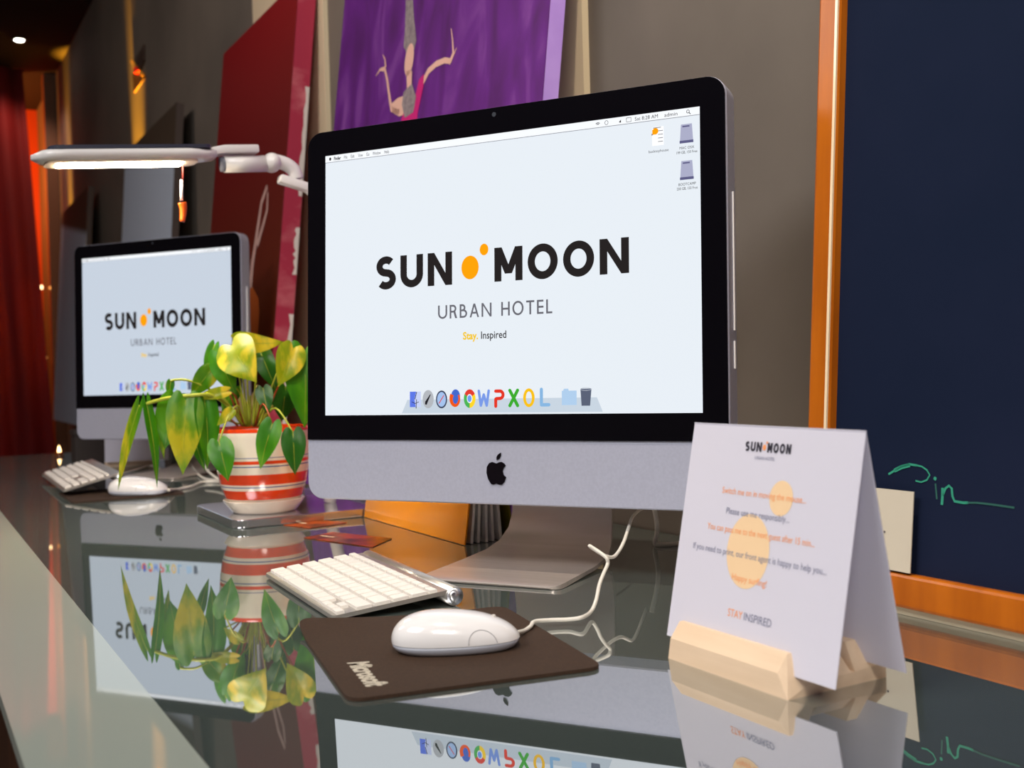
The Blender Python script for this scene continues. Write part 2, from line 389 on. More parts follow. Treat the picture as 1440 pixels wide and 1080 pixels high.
        p = Print(fn, L2); p.disc(.1975, .1462, .0034, .0036); p.poly([(.1938, .1425), (.1990, .1425), (.1990, .1480), (.1938, .1480)]); p.build('document_picture', SUN, scr)
        p = Print(fn, L2)
        for k in range(4): p.stroke([(.2005, .1462-k*.004), (.2062, .1462-k*.004)], .0007)
        p.poly([(.1945, .1496), (.2040, .1496), (.2040, .1503), (.1945, .1503)]); p.poly([(.1930, .1440), (.1948, .1425), (.1930, .1415)]); p.build('document_lines', INK2, scr)
    # dock
    p = Print(fn, L1); p.poly([(-.1330, -.1655), (.1325, -.1655), (.1255, -.1490), (-.1250, -.1490)]); p.build('dock_tray', emat('dock_tray_blue_grey', 196, 208, 220), scr)
    yc = -.1485; hx, hy = .0078, .0112
    xs = [-.1134, -.0953, -.0765, -.0575, -.0378, -.0188, .0018, .0208, .0405, .0612, .0915, .1122]
    def ic(nm, m, f):
        q = Print(fn, L2); f(q); q.build(nm, m, scr)
    def ic3(nm, m, f):
        q = Print(fn, L3); f(q); q.build(nm, m, scr)
    R = lambda x: [(x-hx, yc-hy*.85), (x+hx, yc-hy*.85), (x+hx, yc+hy*.85), (x-hx, yc+hy*.85)]
    x = xs[0]; ic('dock_icon', emat('icon_face_light', 196, 206, 240), lambda q: q.poly(R(x)))
    ic3('dock_icon_print', emat('icon_face_blue', 92, 118, 226), lambda q: q.poly([(x-hx, yc-hy*.85), (x+.0005, yc-hy*.85), (x-.0012, yc), (x+.0012, yc+hy*.85), (x-hx, yc+hy*.85)]))
    q = Print(fn, L3-.0002); q.stroke([(x+.0020, yc+hy*.8), (x-.0004, yc), (x+.0018, yc), (x+.0012, yc-hy)], .0009); q.stroke([(x-.0050, yc-.003), (x, yc-.0052), (x+.0050, yc-.003)], .0008); q.build('dock_icon_face', INK, scr)
    x = xs[1]; ic('dock_icon', emat('icon_disc_grey', 176, 180, 186), lambda q: q.disc(x, yc, hx, hy)); ic3('dock_icon_print', emat('icon_rocket', 30, 30, 36), lambda q: (q.stroke([(x-.0030, yc-.0045), (x+.0034, yc+.0058)], .0036, .001), q.disc(x-.0028, yc-.0052, .0016)))
    x = xs[2]; ic('dock_icon', emat('icon_compass_rim', 58, 66, 90), lambda q: q.disc(x, yc-.0005, hx, hy*.97)); ic3('dock_icon_print', emat('icon_compass_face', 162, 190, 232), lambda q: q.disc(x, yc-.0005, hx*.78, hy*.80))
    q = Print(fn, L3-.0002); q.stroke([(x-.0035, yc-.0055), (x+.0035, yc+.0045)], .0012); q.build('dock_icon_needle', emat('icon_needle', 208, 80, 80), scr)
    x = xs[3]; ic('dock_icon', emat('icon_globe_blue', 66, 102, 200), lambda q: q.disc(x+.0004, yc+.0025, hx*.8, hy*.8)); ic3('dock_icon_print', emat('icon_fox_orange', 236, 86, 22), lambda q: q.stroke(arc(x, yc, hx*.72, hy*.72, 140, 395, 20), .0052, .0022))
    x = xs[4]
    for a_, b_, nm, cc in ((30, 150, 'icon_red', (222, 60, 48)), (150, 270, 'icon_green', (74, 176, 84)), (270, 390, 'icon_yellow', (250, 210, 40))):
        ic('dock_icon', emat(nm, *cc), lambda q: q.poly([(x, yc)]+arc(x, yc, hx*1.02, hy, a_, b_, 12)))
    ic3('dock_icon_print', emat('icon_white', 240, 244, 250), lambda q: q.disc(x, yc, hx*.48, hy*.48)); q = Print(fn, L3-.0002); q.disc(x, yc, hx*.36, hy*.37); q.build('dock_icon_eye', emat('icon_eye_blue', 110, 156, 236), scr)
    def letter(x, m, strokes, t=.0040):
        q = Print(fn, L2)
        for s_ in strokes:
            q.stroke([(x+a_*hx, yc+b_*hy) for a_, b_ in s_], t)
            for a_, b_ in (s_[0], s_[-1]): q.disc(x+a_*hx, yc+b_*hy, t/2, t/2, 12)
        q.build('dock_icon', m, scr)
    letter(xs[5], emat('icon_w_blue', 118, 150, 226), [[(-.85, .8), (-.5, -.75)], [(-.5, -.75), (0, .4)], [(0, .4), (.5, -.75)], [(.5, -.75), (.85, .8)]], .0034)
    letter(xs[6], emat('icon_p_red', 224, 52, 34), [[(-.6, -.85), (-.6, -.1)], [(-.6, .75), (.1, .75)]+[(.1+.55*math.cos(math.radians(a_)), .36+.39*math.sin(math.radians(a_))) for a_ in range(80, -95, -20)]+[(-.5, -.05)]])
    letter(xs[7], emat('icon_x_green', 58, 168, 44), [[(-.65, .8), (.65, -.8)], [(.65, .8), (-.65, -.8)]])
    q = Print(fn, L2); q.ring(xs[8], yc, hx*.95, hy*.98, .0036); q.build('dock_icon', emat('icon_o_yellow', 244, 190, 22), scr)
    letter(xs[9], emat('icon_l_blue', 132, 178, 220), [[(-.6, .85), (-.6, -.6)], [(-.6, -.75), (.6, -.75)]])
    x = xs[10]; ic('dock_icon', emat('icon_folder_blue', 172, 202, 232), lambda q: (q.poly([(x-.0092, yc-.0090), (x+.0092, yc-.0090), (x+.0092, yc+.0075), (x-.0092, yc+.0075)]), q.poly([(x-.0075, yc+.0075), (x-.0005, yc+.0075), (x-.0012, yc+.0098), (x-.0065, yc+.0098)])))
    x = xs[11]; ic('dock_icon', emat('icon_bin_grey', 88, 96, 116), lambda q: q.poly([(x-.0055, yc-.0100), (x+.0050, yc-.0100), (x+.0068, yc+.0095), (x-.0068, yc+.0095)])); ic3('dock_icon_print', emat('icon_bin_light', 186, 192, 204), lambda q: q.ring(x, yc+.0090, .0068, .0018, .0006))
    # apple mark on the chin
    def mark(u): return fn(u[0], u[1], -.0004)
    cx, cy, k = -.0030, -.2355, .0150
    right = [(0, .70), (.22, .80), (.48, .84), (.74, .70), (.86, .52), (.66, .32), (.58, .05), (.66, -.25), (.90, -.45), (.74, -.85), (.50, -1.08), (.28, -1.10), (0, -1.0)]
    left = [(-.28, -1.10), (-.52, -1.05), (-.80, -.62), (-.95, -.10), (-.92, .38), (-.70, .72), (-.42, .82), (-.18, .76)]
    ap = [(cx+a_*k*.93, cy+b_*k*.93) for a_, b_ in right+left]
    lm_ = mat('black_mark', rgb(16, 12, 18), .15)
    mk_o = prism('chin_mark', ap, fn, .002, -.0002, lm_, root)
    lf = [(.02, .98), (.00, 1.22), (.14, 1.46), (.40, 1.62), (.42, 1.38), (.28, 1.10)]
    prism('chin_mark_leaf', [(cx+a_*k*.93, cy+b_*k*.93) for a_, b_ in lf], fn, .002, -.0002, lm_, mk_o)
    # bent aluminium foot
    prof = [(.052, .003, .078), (.050, .0045, .085), (.044, .0055, .0895), (.03, .006, .0905), (-.06, .0075, .0900), (-.115, .011, .086), (-.142, .019, .080), (-.160, .034, .0745), (-.169, .055, .072), (-.171, .080, .071), (-.168, .12, .071), (-.150, .18, .070), (-.120, .26, .070), (-.085, .31, .07)]
    V = []; t_ = .0045
    for i, (w_, z_, hw) in enumerate(prof):
        w0, z0, _ = prof[max(i-1, 0)]; w1, z1, _ = prof[min(i+1, len(prof)-1)]
        L = math.hypot(w1-w0, z1-z0); nw, nz = -(z1-z0)/L, (w1-w0)/L
        for sgn in (0, 1):
            for side in (-1, 1):
                ww, zz = w_+nw*t_*sgn, z_+nz*t_*sgn
                V.append(Vector((side*hw*sx, -ww, max(zz, .0005) if i > 3 else (.0005 if sgn == 1 else max(z_, .003)))))
    Fc = []
    for i in range(len(prof)-1):
        b = i*4; Fc += [(b, b+1, b+5, b+4), (b+2, b+3, b+7, b+6), (b, b+2, b+6, b+4), (b+1, b+3, b+7, b+5)]
    b = (len(prof)-1)*4; Fc += [(0, 1, 3, 2), (b, b+1, b+3, b+2)]
    fo = mk('stand_foot', V, Fc, ALUSTAND, root); autosmooth(fo, 50)
    tag(root, label, 'computer', 'desktop computers on the desk')
    return root
computer(Vector((-.0131, 1.2889, 0)), .4512, .0538, .363, 1, 1, 'large silver desktop computer in front, its lit screen turned to the viewer', 1.0)
computer(Vector((-.8879, 2.7074, 0)), .4045, .0288, .3843, .948, 1.055, 'farther silver desktop computer at left, partly hidden by the potted plant', .9)

# ------------------------------------------------------------------ keyboards
SPUN = mat('spun_steel', rgb(225, 225, 230), .28, 1)
_p = SPUN.node_tree.nodes['Principled BSDF']; _p.inputs['Anisotropic'].default_value = .95
_t = SPUN.node_tree.nodes.new('ShaderNodeTangent'); _t.direction_type = 'RADIAL'; _t.axis = 'X'; SPUN.node_tree.links.new(_t.outputs[0], _p.inputs['Tangent'])
KEY = mat('white_key', rgb(238, 234, 228), .45)
KALU = noisemat('keyboard_aluminium', rgb(200, 196, 190), rgb(208, 204, 198), (60, 60, 60), .35, metal=.8)
def keymesh(w, d):
    nm = 'key_%d_%d' % (round(w*1e4), round(d*1e4))
    if nm in bpy.data.meshes: return bpy.data.meshes[nm]
    v = []; 
    for z, i in ((0, 0), (.0030, .0003), (.0036, .0012)): v += [(-w/2+i, -d/2+i, z), (w/2-i, -d/2+i, z), (w/2-i, d/2-i, z), (-w/2+i, d/2-i, z)]
    f = [(8, 9, 10, 11)]
    for r in (0, 4):
        for k in range(4): f.append((r+k, r+(k+1) % 4, r+4+(k+1) % 4, r+4+k))
    me = bpy.data.meshes.new(nm); me.from_pydata(v, [], f); me.update(); me.materials.append(KEY); return me
def keyboard(loc, rz, length, depth, rise, label, numpad):
    # local x: along the long side (left to right for the typist), y: towards the back edge
    root = empty('keyboard', loc, rz)
    s = rise/depth
    pl_ = []
    top = lambda x, y: Vector((x, y, .0065+s*y))
    V = []; out = rrect(0, length, 0, depth, .006, 4)
    n = len(out); V = [Vector((x, y, .0065+s*y)) for x, y in out]+[Vector((x, y, .0020+s*y)) for x, y in out]
    autosmooth(mk('plate', V, [tuple(range(n)), tuple(range(n, 2*n))]+[(i, (i+1) % n, n+(i+1) % n, n+i) for i in range(n)], KALU, root), 40)
    r = .0102
    zc = max(.0065+s*(depth-r)-r+.0006, r+.0006); V = []
    tb = tube('battery_tube', [Vector((.002, depth-r*.4, zc)), Vector((length+.001, depth-r*.4, zc))], r, KALU, root, 20, 0)
    cap = tube('tube_cap', [Vector((length+.0005, depth-r*.4, zc)), Vector((length+.0022, depth-r*.4, zc))], r*.86, SPUN, root, 20, 0)
    p = .0190*(length/.278 if not numpad else length/.43); ph = (depth-.024)/5.62
    def row(y, h, ks, x0):
        x = x0
        for k in ks:
            if k > 0:
                o = bpy.data.objects.new('key', keymesh(k*p-.0034, h-.0036)); COL.objects.link(o); o.parent = root
                o.location = top(x+k*p/2, y+h/2); o.rotation_euler = (math.atan(s), 0, 0)
            x += abs(k)*p
    x0 = .0025; y = .004
    if not numpad:
        row(y, ph, (1, 1, 1, 1.25, 5, 1.25, 1), x0)
        xe = x0+11.5*p
        for dx, dy in ((0, 0), (1, 0), (2, 0), (1, .5)):
            o = bpy.data.objects.new('key', keymesh(p-.0030, ph/2-.0016)); COL.objects.link(o); o.parent = root
            o.location = top(xe+(dx+.5)*p, y+ph*(.25+dy)); o.rotation_euler = (math.atan(s), 0, 0)
        y += ph
        row(y, ph, (2.25,)+(1,)*10+(2.25,), x0); y += ph
        row(y, ph, (1.75,)+(1,)*11+(1.75,), x0); y += ph
        row(y, ph, (1.5,)+(1,)*13, x0); y += ph
        row(y, ph, (1,)*13+(1.5,), x0); y += ph
        row(y, ph*.6, (1.0357,)*14, x0)
    else:
        tail = (-.35, 1, 1, 1, -.35, 1, 1, 1, 1)
        row(y, ph, (1.4, 1.2, 1.4, 6.0, 1.4, 1.2, 1.4)+(-.35, 1, 1, 1, -.35, 2, 1, 1), x0); y += ph
        row(y, ph, (2.25,)+(1,)*10+(1.75,)+(-.35, -1, 1, -1, -.35, 1, 1, 1, 1), x0); y += ph
        row(y, ph, (1.75,)+(1,)*11+(1.25,)+(-3.7, 1, 1, 1, 1), x0); y += ph
        row(y, ph, (1.5,)+(1,)*12+(.5,)+tail, x0); y += ph
        row(y, ph, (1,)*13+(1,)+tail, x0); y += ph
        row(y, ph*.6, (1,)*14+tail, x0)
    tag(root, label, 'keyboard', 'keyboards on the desk'); return root
kl = Vector((-.3107, 1.3301, 0)); kf = Vector((-.1863, 1.0816, 0)); kd = (kf-kl)
keyboard(kl, math.atan2(kd.y, kd.x), kd.length, .137, .0125, 'compact white keyboard with a round steel tube end, before the near computer', False)
N_ = Z(95.6, 688, .018); L_ = N_-E1*.47
keyboard(Vector((L_.x, L_.y, .010)), DESKROT-.02, .47, .118, .030, 'white keyboard at the far left of the desk, before the farther computer', True)

# ------------------------------------------------------------------ mouse pads
PADM = noisemat('brown_pad_cloth', rgb(50, 33, 20), rgb(60, 40, 25), (400, 400, 400), .85, 3, .1)
def pad(name, corner, d1, d2, l1, l2, curl, label, text):
    # corner: front corner; d1 along the reading direction's opposite, d2 to the back
    root = empty(name, corner, math.atan2(d2.y, d2.x))
    # local x along d2, y along d1 (left edge)
    n = 16; V = []
    out = rrect(0, l2, 0, l1, .012, 4)
    bm = bmesh.new()
    grid = [[None]*(n+1) for _ in range(n+1)]
    def hgt(x, y):
        t = max(0, (y/l1-.72)/.28)*max(0, 1-x/l2/.75); return curl*t*t
    rc = .014
    def clampc(x, y):
        for cx, cy, sx_, sy_ in ((rc, rc, -1, -1), (l2-rc, rc, 1, -1), (rc, l1-rc, -1, 1), (l2-rc, l1-rc, 1, 1)):
            dx, dy = (x-cx)*sx_, (y-cy)*sy_
            if dx > 0 and dy > 0:
                m_ = max(dx, dy); L = math.hypot(dx, dy)
                if L > 0: x, y = cx+sx_*dx*m_/L, cy+sy_*dy*m_/L
        return x, y
    def coords(l): 
        base = [0, rc*.5, rc]+[rc+(l-2*rc)*k/12 for k in range(1, 12)]+[l-rc, l-rc*.5, l]; return base
    xs_, ys_ = coords(l2), coords(l1); nx, ny = len(xs_), len(ys_)
    for zoff in (.0030, 0):
        for yy in ys_:
            for xx in xs_:
                x, y = clampc(xx, yy); V.append((x, y, zoff+.0003+hgt(x, y)))
    Fc = []; N = nx*ny
    for j in range(ny-1):
        for i in range(nx-1):
            a = j*nx+i; Fc += [(a, a+1, a+nx+1, a+nx), (N+a, N+a+nx, N+a+nx+1, N+a+1)]
    rim = [i for i in range(nx)]+[j*nx+nx-1 for j in range(1, ny)]+[(ny-1)*nx+i for i in range(nx-2, -1, -1)]+[j*nx for j in range(ny-2, 0, -1)]
    for k in range(len(rim)): a, b = rim[k], rim[(k+1) % len(rim)]; Fc.append((a, b, N+b, N+a))
    o = mk('pad_sheet', V, Fc, PADM, root); autosmooth(o, 40)
    if text:
        fn = lambda x, y, l: Vector((y, -x, .0034+l))
        p = Print(fn, .0002)
        p.text(text, -.102, .020, .078, .017, .04, .25); p.build('pad_lettering', mat('pad_print_grey', rgb(198, 190, 172), .6), root)
    tag(root, label, 'mouse pad', 'mouse pads'); return root
pf = Z(490, 990); plf = Z(393, 892); pr_ = Z(850, 942)
d2 = (pr_-pf).normalized(); d1 = Vector((-d2.y, d2.x, 0))
pad('mouse_pad', pf, d1, d2, (plf-pf).dot(d1)+.005, (pr_-pf).length, .010, 'brown cloth mouse pad with pale lettering, under the near mouse', 'Microsoft')
pad('mouse_pad', D(-2.34, .300), E1, E2, .22, .225, 0, 'dark mouse pad beside the farther keyboard, under the farther mouse', None)

# ------------------------------------------------------------------ mice
MW = mat('white_mouse_shell', rgb(240, 240, 242), .18, coat=.6)
def mouse(center, rz, sc, z0, label):
    root = empty('mouse', center, rz)
    Lh, Wh, H = .057*sc, .031*sc, .034*sc
    def ring(t, z): pass
    nu, nv = 36, 14; V = []
    # superellipse plan, domed top; local x from tail of the palm to the cable end
    for j in range(nv+1):
        ph = j/nv*math.pi/2
        k, zz = math.cos(ph)**.80, math.sin(ph)
        for i in range(nu):
            a = 2*math.pi*i/nu; c, s = math.cos(a), math.sin(a)
            x = math.copysign(abs(c)**.86, c)*Lh*k; y = math.copysign(abs(s)**.86, s)*Wh*k
            lean = 1-.16*(x/Lh) - .05*(x/Lh)**2
            V.append((x-.004*zz*sc, y, z0+.0085*sc+zz*(H-.0085*sc)*lean))
    Fc = [(j*nu+i, j*nu+(i+1) % nu, (j+1)*nu+(i+1) % nu, (j+1)*nu+i) for j in range(nv) for i in range(nu)]+[tuple(range(nv*nu, nv*nu+nu))]+[tuple(range(nu))]
    sh = mk('shell', V, Fc, MW, root, smooth=True); autosmooth(sh, 60)
    V = []
    for kx, z in ((.86, 0), (.93, .002), (.985, .006), (.985, .0080)):
        for i in range(nu):
            a = 2*math.pi*i/nu; c, s = math.cos(a), math.sin(a)
            V.append((math.copysign(abs(c)**.86, c)*Lh*kx, math.copysign(abs(s)**.86, s)*Wh*kx, z0+z*sc))
    Fc = [(j*nu+i, j*nu+(i+1) % nu, (j+1)*nu+(i+1) % nu, (j+1)*nu+i) for j in range(3) for i in range(nu)]+[tuple(range(nu)), tuple(range(3*nu, 4*nu))]
    mk('mouse_base', V, Fc, mat('mouse_base_blue_white', rgb(206, 212, 226), .3), root, smooth=True)
    # side squeeze button outline hugging the shell
    pts = []
    for k in range(15):
        t = math.radians(180*k/14); x = (.022+.0125*math.cos(t))*sc; h = (.0010+.0125*math.sin(t))*sc
        zz = min(h/(H-.0085*sc), .98); ph = math.asin(zz); kk = math.cos(ph)**.80
        yy = -Wh*kk*(max(0, 1-abs(x/(Lh*kk))**2.3))**(1/2.3)
        lean = 1-.16*(x/Lh)
        pts.append(Vector((x-.004*zz*sc, yy-.0001, z0+.0085*sc+h*lean)))
    tube('button_outline', pts, .00032*sc, mat('seam_grey', rgb(176, 176, 182), .5), sh, 6, 2)
    lathe('scroll_ball', [(0.0001, .0022*sc), (.0016*sc, .0017*sc), (.0023*sc, 0)], mat('scroll_ball_grey', rgb(205, 200, 196), .4), root, 16, (.034*sc, 0, z0+.0262*sc))
    tag(root, label, 'mouse', 'computer mice'); return root
mouse(D(-.855, .419)+Vector((.002, .006, 0)), math.radians(6.3), 1.0, .0034, 'white corded mouse on the brown mouse pad, nearest the viewer')
mouse(D(-2.385, .437), math.radians(-6), 1.12, .0034, 'white corded mouse behind the plant, beside the farther keyboard')

# ------------------------------------------------------------------ cables
def cable(name, pts, r, label):
    o = tube(name, pts, r, CABLE, None, 8, 6); tag(o, label, 'cable'); return o
mz = Z(724, 890, .012)
cb = [mz, Z(737, 887, .006), Z(746, 881, .006), Z(752, 874, .007), Z(775, 872, .006), Z(800, 871, .006), Z(819, 868, .008)]
for x, y, dep in ((831, 860, 1.075), (838, 845, 1.085), (843, 822, 1.10), (849, 806, 1.11), (854.5, 793, 1.12), (853, 785, 1.12), (845, 778, 1.125), (836, 772, 1.13), (829, 767.5, 1.133), (833, 770.5, 1.141), (842, 776.5, 1.145), (853, 782.5, 1.15), (863, 783, 1.16), (871, 774, 1.18), (878, 760, 1.20), (884, 742, 1.23), (889, 728, 1.27), (897, 719, 1.33), (905, 714, 1.39)):
    cb.append(Y(x, y, dep))
cable('mouse_cable', cb, .0020, 'white cable running from the near mouse up behind the computer')
cable('power_cable', [Y(912, 690, 1.44), Y(919, 712, 1.45), Y(923, 730, 1.45), Y(924, 748, 1.45), Z(921, 764, .004), Z(930, 766, .003), Z(962, 764, .003)], .0032, 'white power cable hanging behind the near computer')
lmz = Z(237, 689, .012)
cable('mouse_cable', [lmz, Z(250, 688, .004), Z(268, 684, .004), Z(284, 678, .004), Z(300, 677, .004), Z(318, 676, .004), Z(345, 668, .004)], .0028, 'white cable running from the farther mouse towards the flower pot')
cable('keyboard_cable', [Z(166, 668, .01), Z(190, 661, .004), Z(210, 655, .006), Z(222, 658, .006), Z(236, 666, .004), Z(250, 664, .004), Z(258, 656, .012), Z(264, 645, .03), Z(268, 652, .02), Z(276, 664, .006), Z(288, 673, .004), Z(305, 675, .004)], .0028, 'white cable looping from the farther keyboard under the leaves')
cable('charging_cable', [Z(288, 655, .03), Z(294, 664, .022), Z(304, 672, .016), Z(316, 680, .012), Z(326, 683, .011)], .0028, 'short white cable ending at the left side of the flower pot')

# ------------------------------------------------------------------ tent card on its wooden stand
PAPER = mat('white_paper', rgb(234, 234, 247), .7, spec=.2)
_n = PAPER.node_tree; _tr = _n.nodes.new('ShaderNodeBsdfTranslucent'); _tr.inputs[0].default_value = rgb(236, 234, 248); _mx = _n.nodes.new('ShaderNodeMixShader'); _mx.inputs[0].default_value = .26
_n.links.new(_n.nodes['Principled BSDF'].outputs[0], _mx.inputs[1]); _n.links.new(_tr.outputs[0], _mx.inputs[2]); _n.links.new(_mx.outputs[0], _n.nodes['Material Output'].inputs[0])
WOOD = noisemat('pale_beech', rgb(224, 198, 168), rgb(234, 209, 180), (6, 60, 60), .55, 4)
def stand(loc, rz, label, length=.142):
    root = empty('card_stand', loc, rz)           # local x along the card, y to the back
    # block with two slots and bevelled long sides
    W = .104
    prof = [(0, 0), (W, 0), (W, .012), (W-.016, .031), (W-.034, .031), (W-.034, .010), (W-.038, .010), (W-.038, .020), (.030, .020), (.030, .010), (.026, .010), (.026, .031), (.010, .031), (0, .018)]
    n = len(prof); V = []
    for x, ins in ((0, .006), (.010, 0), (length-.014, 0), (length, .010)):
        for y, z in prof: V.append((x if not (z > .015 and x in (0, length)) else x+(.004 if x == 0 else -.010), y, z))
    Fc = [(i*n+k, i*n+(k+1) % n, (i+1)*n+(k+1) % n, (i+1)*n+k) for i in range(3) for k in range(n)]+[tuple(range(n)), tuple(range(3*n, 4*n))]
    mk('wood_block', V, Fc, WOOD, root)
    tag(root, label, 'card stand', 'wooden card stands'); return root
def tent(loc, rz, label, L=.194, H=.183, half=.037, text=True):
    root = empty('tent_card', loc, rz)            # local x along the fold, y to the back; origin under front-left bottom corner
    t = .0006
    a = math.atan2(half, H); sl = math.hypot(half, H)
    def fr(x, v, d): return Vector((x, half*v/sl + d*math.cos(a), H*v/sl - d*math.sin(a)))      # front panel, v upwards along it
    def bk(x, v, d): return Vector((x, 2*half-half*v/sl + d*math.cos(a), H*v/sl + d*math.sin(a)))
    q = [(0, 0), (L, 0), (L, sl), (0, sl)]
    f = prism('front_panel', q, fr, 0, t, PAPER, root)
    prism('back_panel', q, bk, -t, 0, PAPER, root)
    if text:
        OR = mat('card_ink_orange', rgb(244, 160, 100), .7); GR = mat('card_ink_grey', rgb(128, 132, 158), .7); BK = mat('card_ink_dark', rgb(44, 42, 58), .7); PE = mat('card_peach_disc', rgb(240, 208, 166), .7)
        c = onpl_local = None
        Print(fr, -.0002).disc(.0870, .0845, .0245, .0300, 40).build('peach_disc', PE, f); Print(fr, -.0002).disc(.1170, .1300, .0128, .0140, 32).build('peach_disc', PE, f)
        for wd_, a_, b_ in (('SUN', .0690, .0885), ('MOON', .0950, .1215)):
            for p in word(lambda: Print(fr, -.0004), wd_, a_, b_, .1652, .0078, .0019, .0012): p.build('letter', BK, f)
        Print(fr, -.0004).disc(.0915, .1690, .0020, .0024).build('sun_dot', OR, f); Print(fr, -.0004).disc(.0940, .1730, .0009, .0011).build('moon_dot', OR, f)
        for s_, x, y, w_, h_, m_ in (('Switch me on in moving the mouse...', .0480, .1285, .0960, .0052, OR), ('You can pass me to the next guest after 15 min...', .0350, .0970, .1230, .0052, OR), ('Happy surfing!', .0730, .0598, .0400, .0052, OR), ('STAY', .0735, .0305, .0170, .0062, OR),
                ('Please use me responsibly...', .0560, .1120, .0730, .0052, GR), ('If you need to print, our front agent is happy to help you...', .0200, .0785, .1530, .0052, GR), ('INSPIRED', .0925, .0305, .0310, .0062, GR), ('URBAN HOTEL', .0820, .1590, .0230, .0026, GR)):
            Print(fr, -.0004).text(s_, x, y, w_, h_, .0).build('text_line', m_, f)
    tag(root, label, 'sign', 'folded paper cards'); return root
stand(D(-.7345, .5625, 0), DESKROT, 'pale wooden stand with slots holding the large printed tent card')
tent(D(-.750, .5735, .0150), DESKROT, 'large white folded tent card printed with orange and grey lines')
stand(D(-3.22, .50, 0), DESKROT+math.radians(78), 'small-looking wooden card stand beneath the farther computer screen')
tent(D(-3.205, .50, .015), DESKROT+math.radians(78), 'plain white folded card standing beneath the farther computer screen', L=.17, H=.14, text=False)

# ------------------------------------------------------------------ blackboard leaning on the wall
BQ = D(0, .838, .008); BS = .07
bdir = (E2*BS+EZ).normalized(); bn = E1.cross(bdir).normalized()      # bn points to the front or back
bb = empty('blackboard', D(-.852, .838, .008), 0)
ORI = D(-.852, .838, .008)
if bn.dot(E2) > 0: bn = -bn                                          # bn: out of the board towards the room
def bf(x, v, d): return E1*x + bdir*v + bn*d                          # local to the empty (no rotation)
FRW = noisemat('varnished_orange_wood', rgb(172, 88, 8), rgb(196, 106, 16), (40, 40, 5), .28, 5, .05, .5)
CHB = noisemat('blackboard_slate', rgb(14, 26, 48), rgb(26, 34, 58), (2, 2, 2), .75, 6, 0, .08)
BW, BH, FWD, FS = 1.35, 1.74, .033, .0300
prism('slate', [(.02, .02), (BW-.02, .02), (BW-.02, BH-.02), (.02, BH-.02)], bf, -.016, -.008, CHB, bb)
def rail(name, q):
    return prism(name, q, bf, -.018, .004, FRW, bb, bevel=.0035)
rail('frame_stile', [(0, 0), (FS, FWD), (FS, BH-FWD), (0, BH)])
rail('frame_stile', [(BW, 0), (BW-FS, FWD), (BW-FS, BH-FWD), (BW, BH)])
rail('frame_rail', [(0, 0), (BW, 0), (BW-FS, FWD), (FS, FWD)])
rail('frame_rail', [(0, BH), (BW, BH), (BW-FS, BH-FWD), (FS, BH-FWD)])
prism('frame_highlight', [(FS-.0048, FWD-.0048), (FS-.0014, FWD-.0014), (FS-.0014, BH-FWD), (FS-.0048, BH-FWD)], bf, .001, .0052, mat('painted_highlight_cream', rgb(250, 226, 190), .2, coat=.5), bb)  # pale strip painting the highlight along the stile's inner edge
struct(dbox('trim_4', -.88, .55, .842, .872, .0002, .0085, mat('cream_batten', rgb(206, 198, 170), .5)))
def bpx(x, y):
    P_ = onpl(x, y, ORI+bn*-.008, bn)-ORI; return (P_.dot(E1), P_.dot(bdir))
CH = mat('green_chalk', rgb(44, 150, 122), .9); CHF = mat('faint_green_chalk', rgb(36, 92, 84), .9)
def chalk(pts, t, name='chalk_letter', m=None): Print(bf, -.0074).stroke([bpx(*p) for p in pts], t).build(name, m or CH, bb)
chalk([(1250, 667), (1258, 662), (1268, 656), (1280, 653), (1290, 654.5)], .0022)
chalk([(1258, 662), (1268, 657), (1280, 654)], .004)
chalk([(1316, 680), (1317, 690), (1318, 702)], .0018, 'chalk_letter', CHF); Print(bf, -.0074).disc(*bpx(1315.5, 673), .0018).build('chalk_dot', CH, bb)
chalk([(1326, 686), (1326, 698), (1325, 710)], .0028); chalk([(1326, 697), (1330, 687), (1335, 683), (1339, 687), (1340, 698), (1343, 705), (1355, 707), (1362, 707)], .0024); chalk([(1360, 707), (1375, 707), (1400, 710), (1427, 714)], .0018, 'chalk_tail', CHF); chalk([(1288, 654), (1297, 656), (1304, 661), (1308, 668), (1304, 675), (1296, 678), (1288, 676)], .0016, 'chalk_letter', CH)
tag(bb, 'large dark blackboard in an orange wooden frame leaning against the wall', 'blackboard')
# cream card leaning on the lower rail
cc0 = D(-.790, .8375, .043)
cv = [(0, 0), (.078, 0), (.078, .078), (0, .078)]
cdn = (E2*.10+EZ).normalized()
def cf(x, v, d): return E1*x+cdn*v+E2*d
ck = empty('small_card', cc0, 0)
prism('card_sheet', cv, cf, -.0012, 0, mat('cream_card', rgb(204, 196, 178), .7), ck)
pb = Print(cf, -.0015); pb.disc(.0455, .036, .0012); pb.build('printed_dot', mat('card_print_grey', rgb(90, 84, 84), .7), ck)
tag(ck, 'small cream card resting on the blackboard frame behind the tent card', 'card')

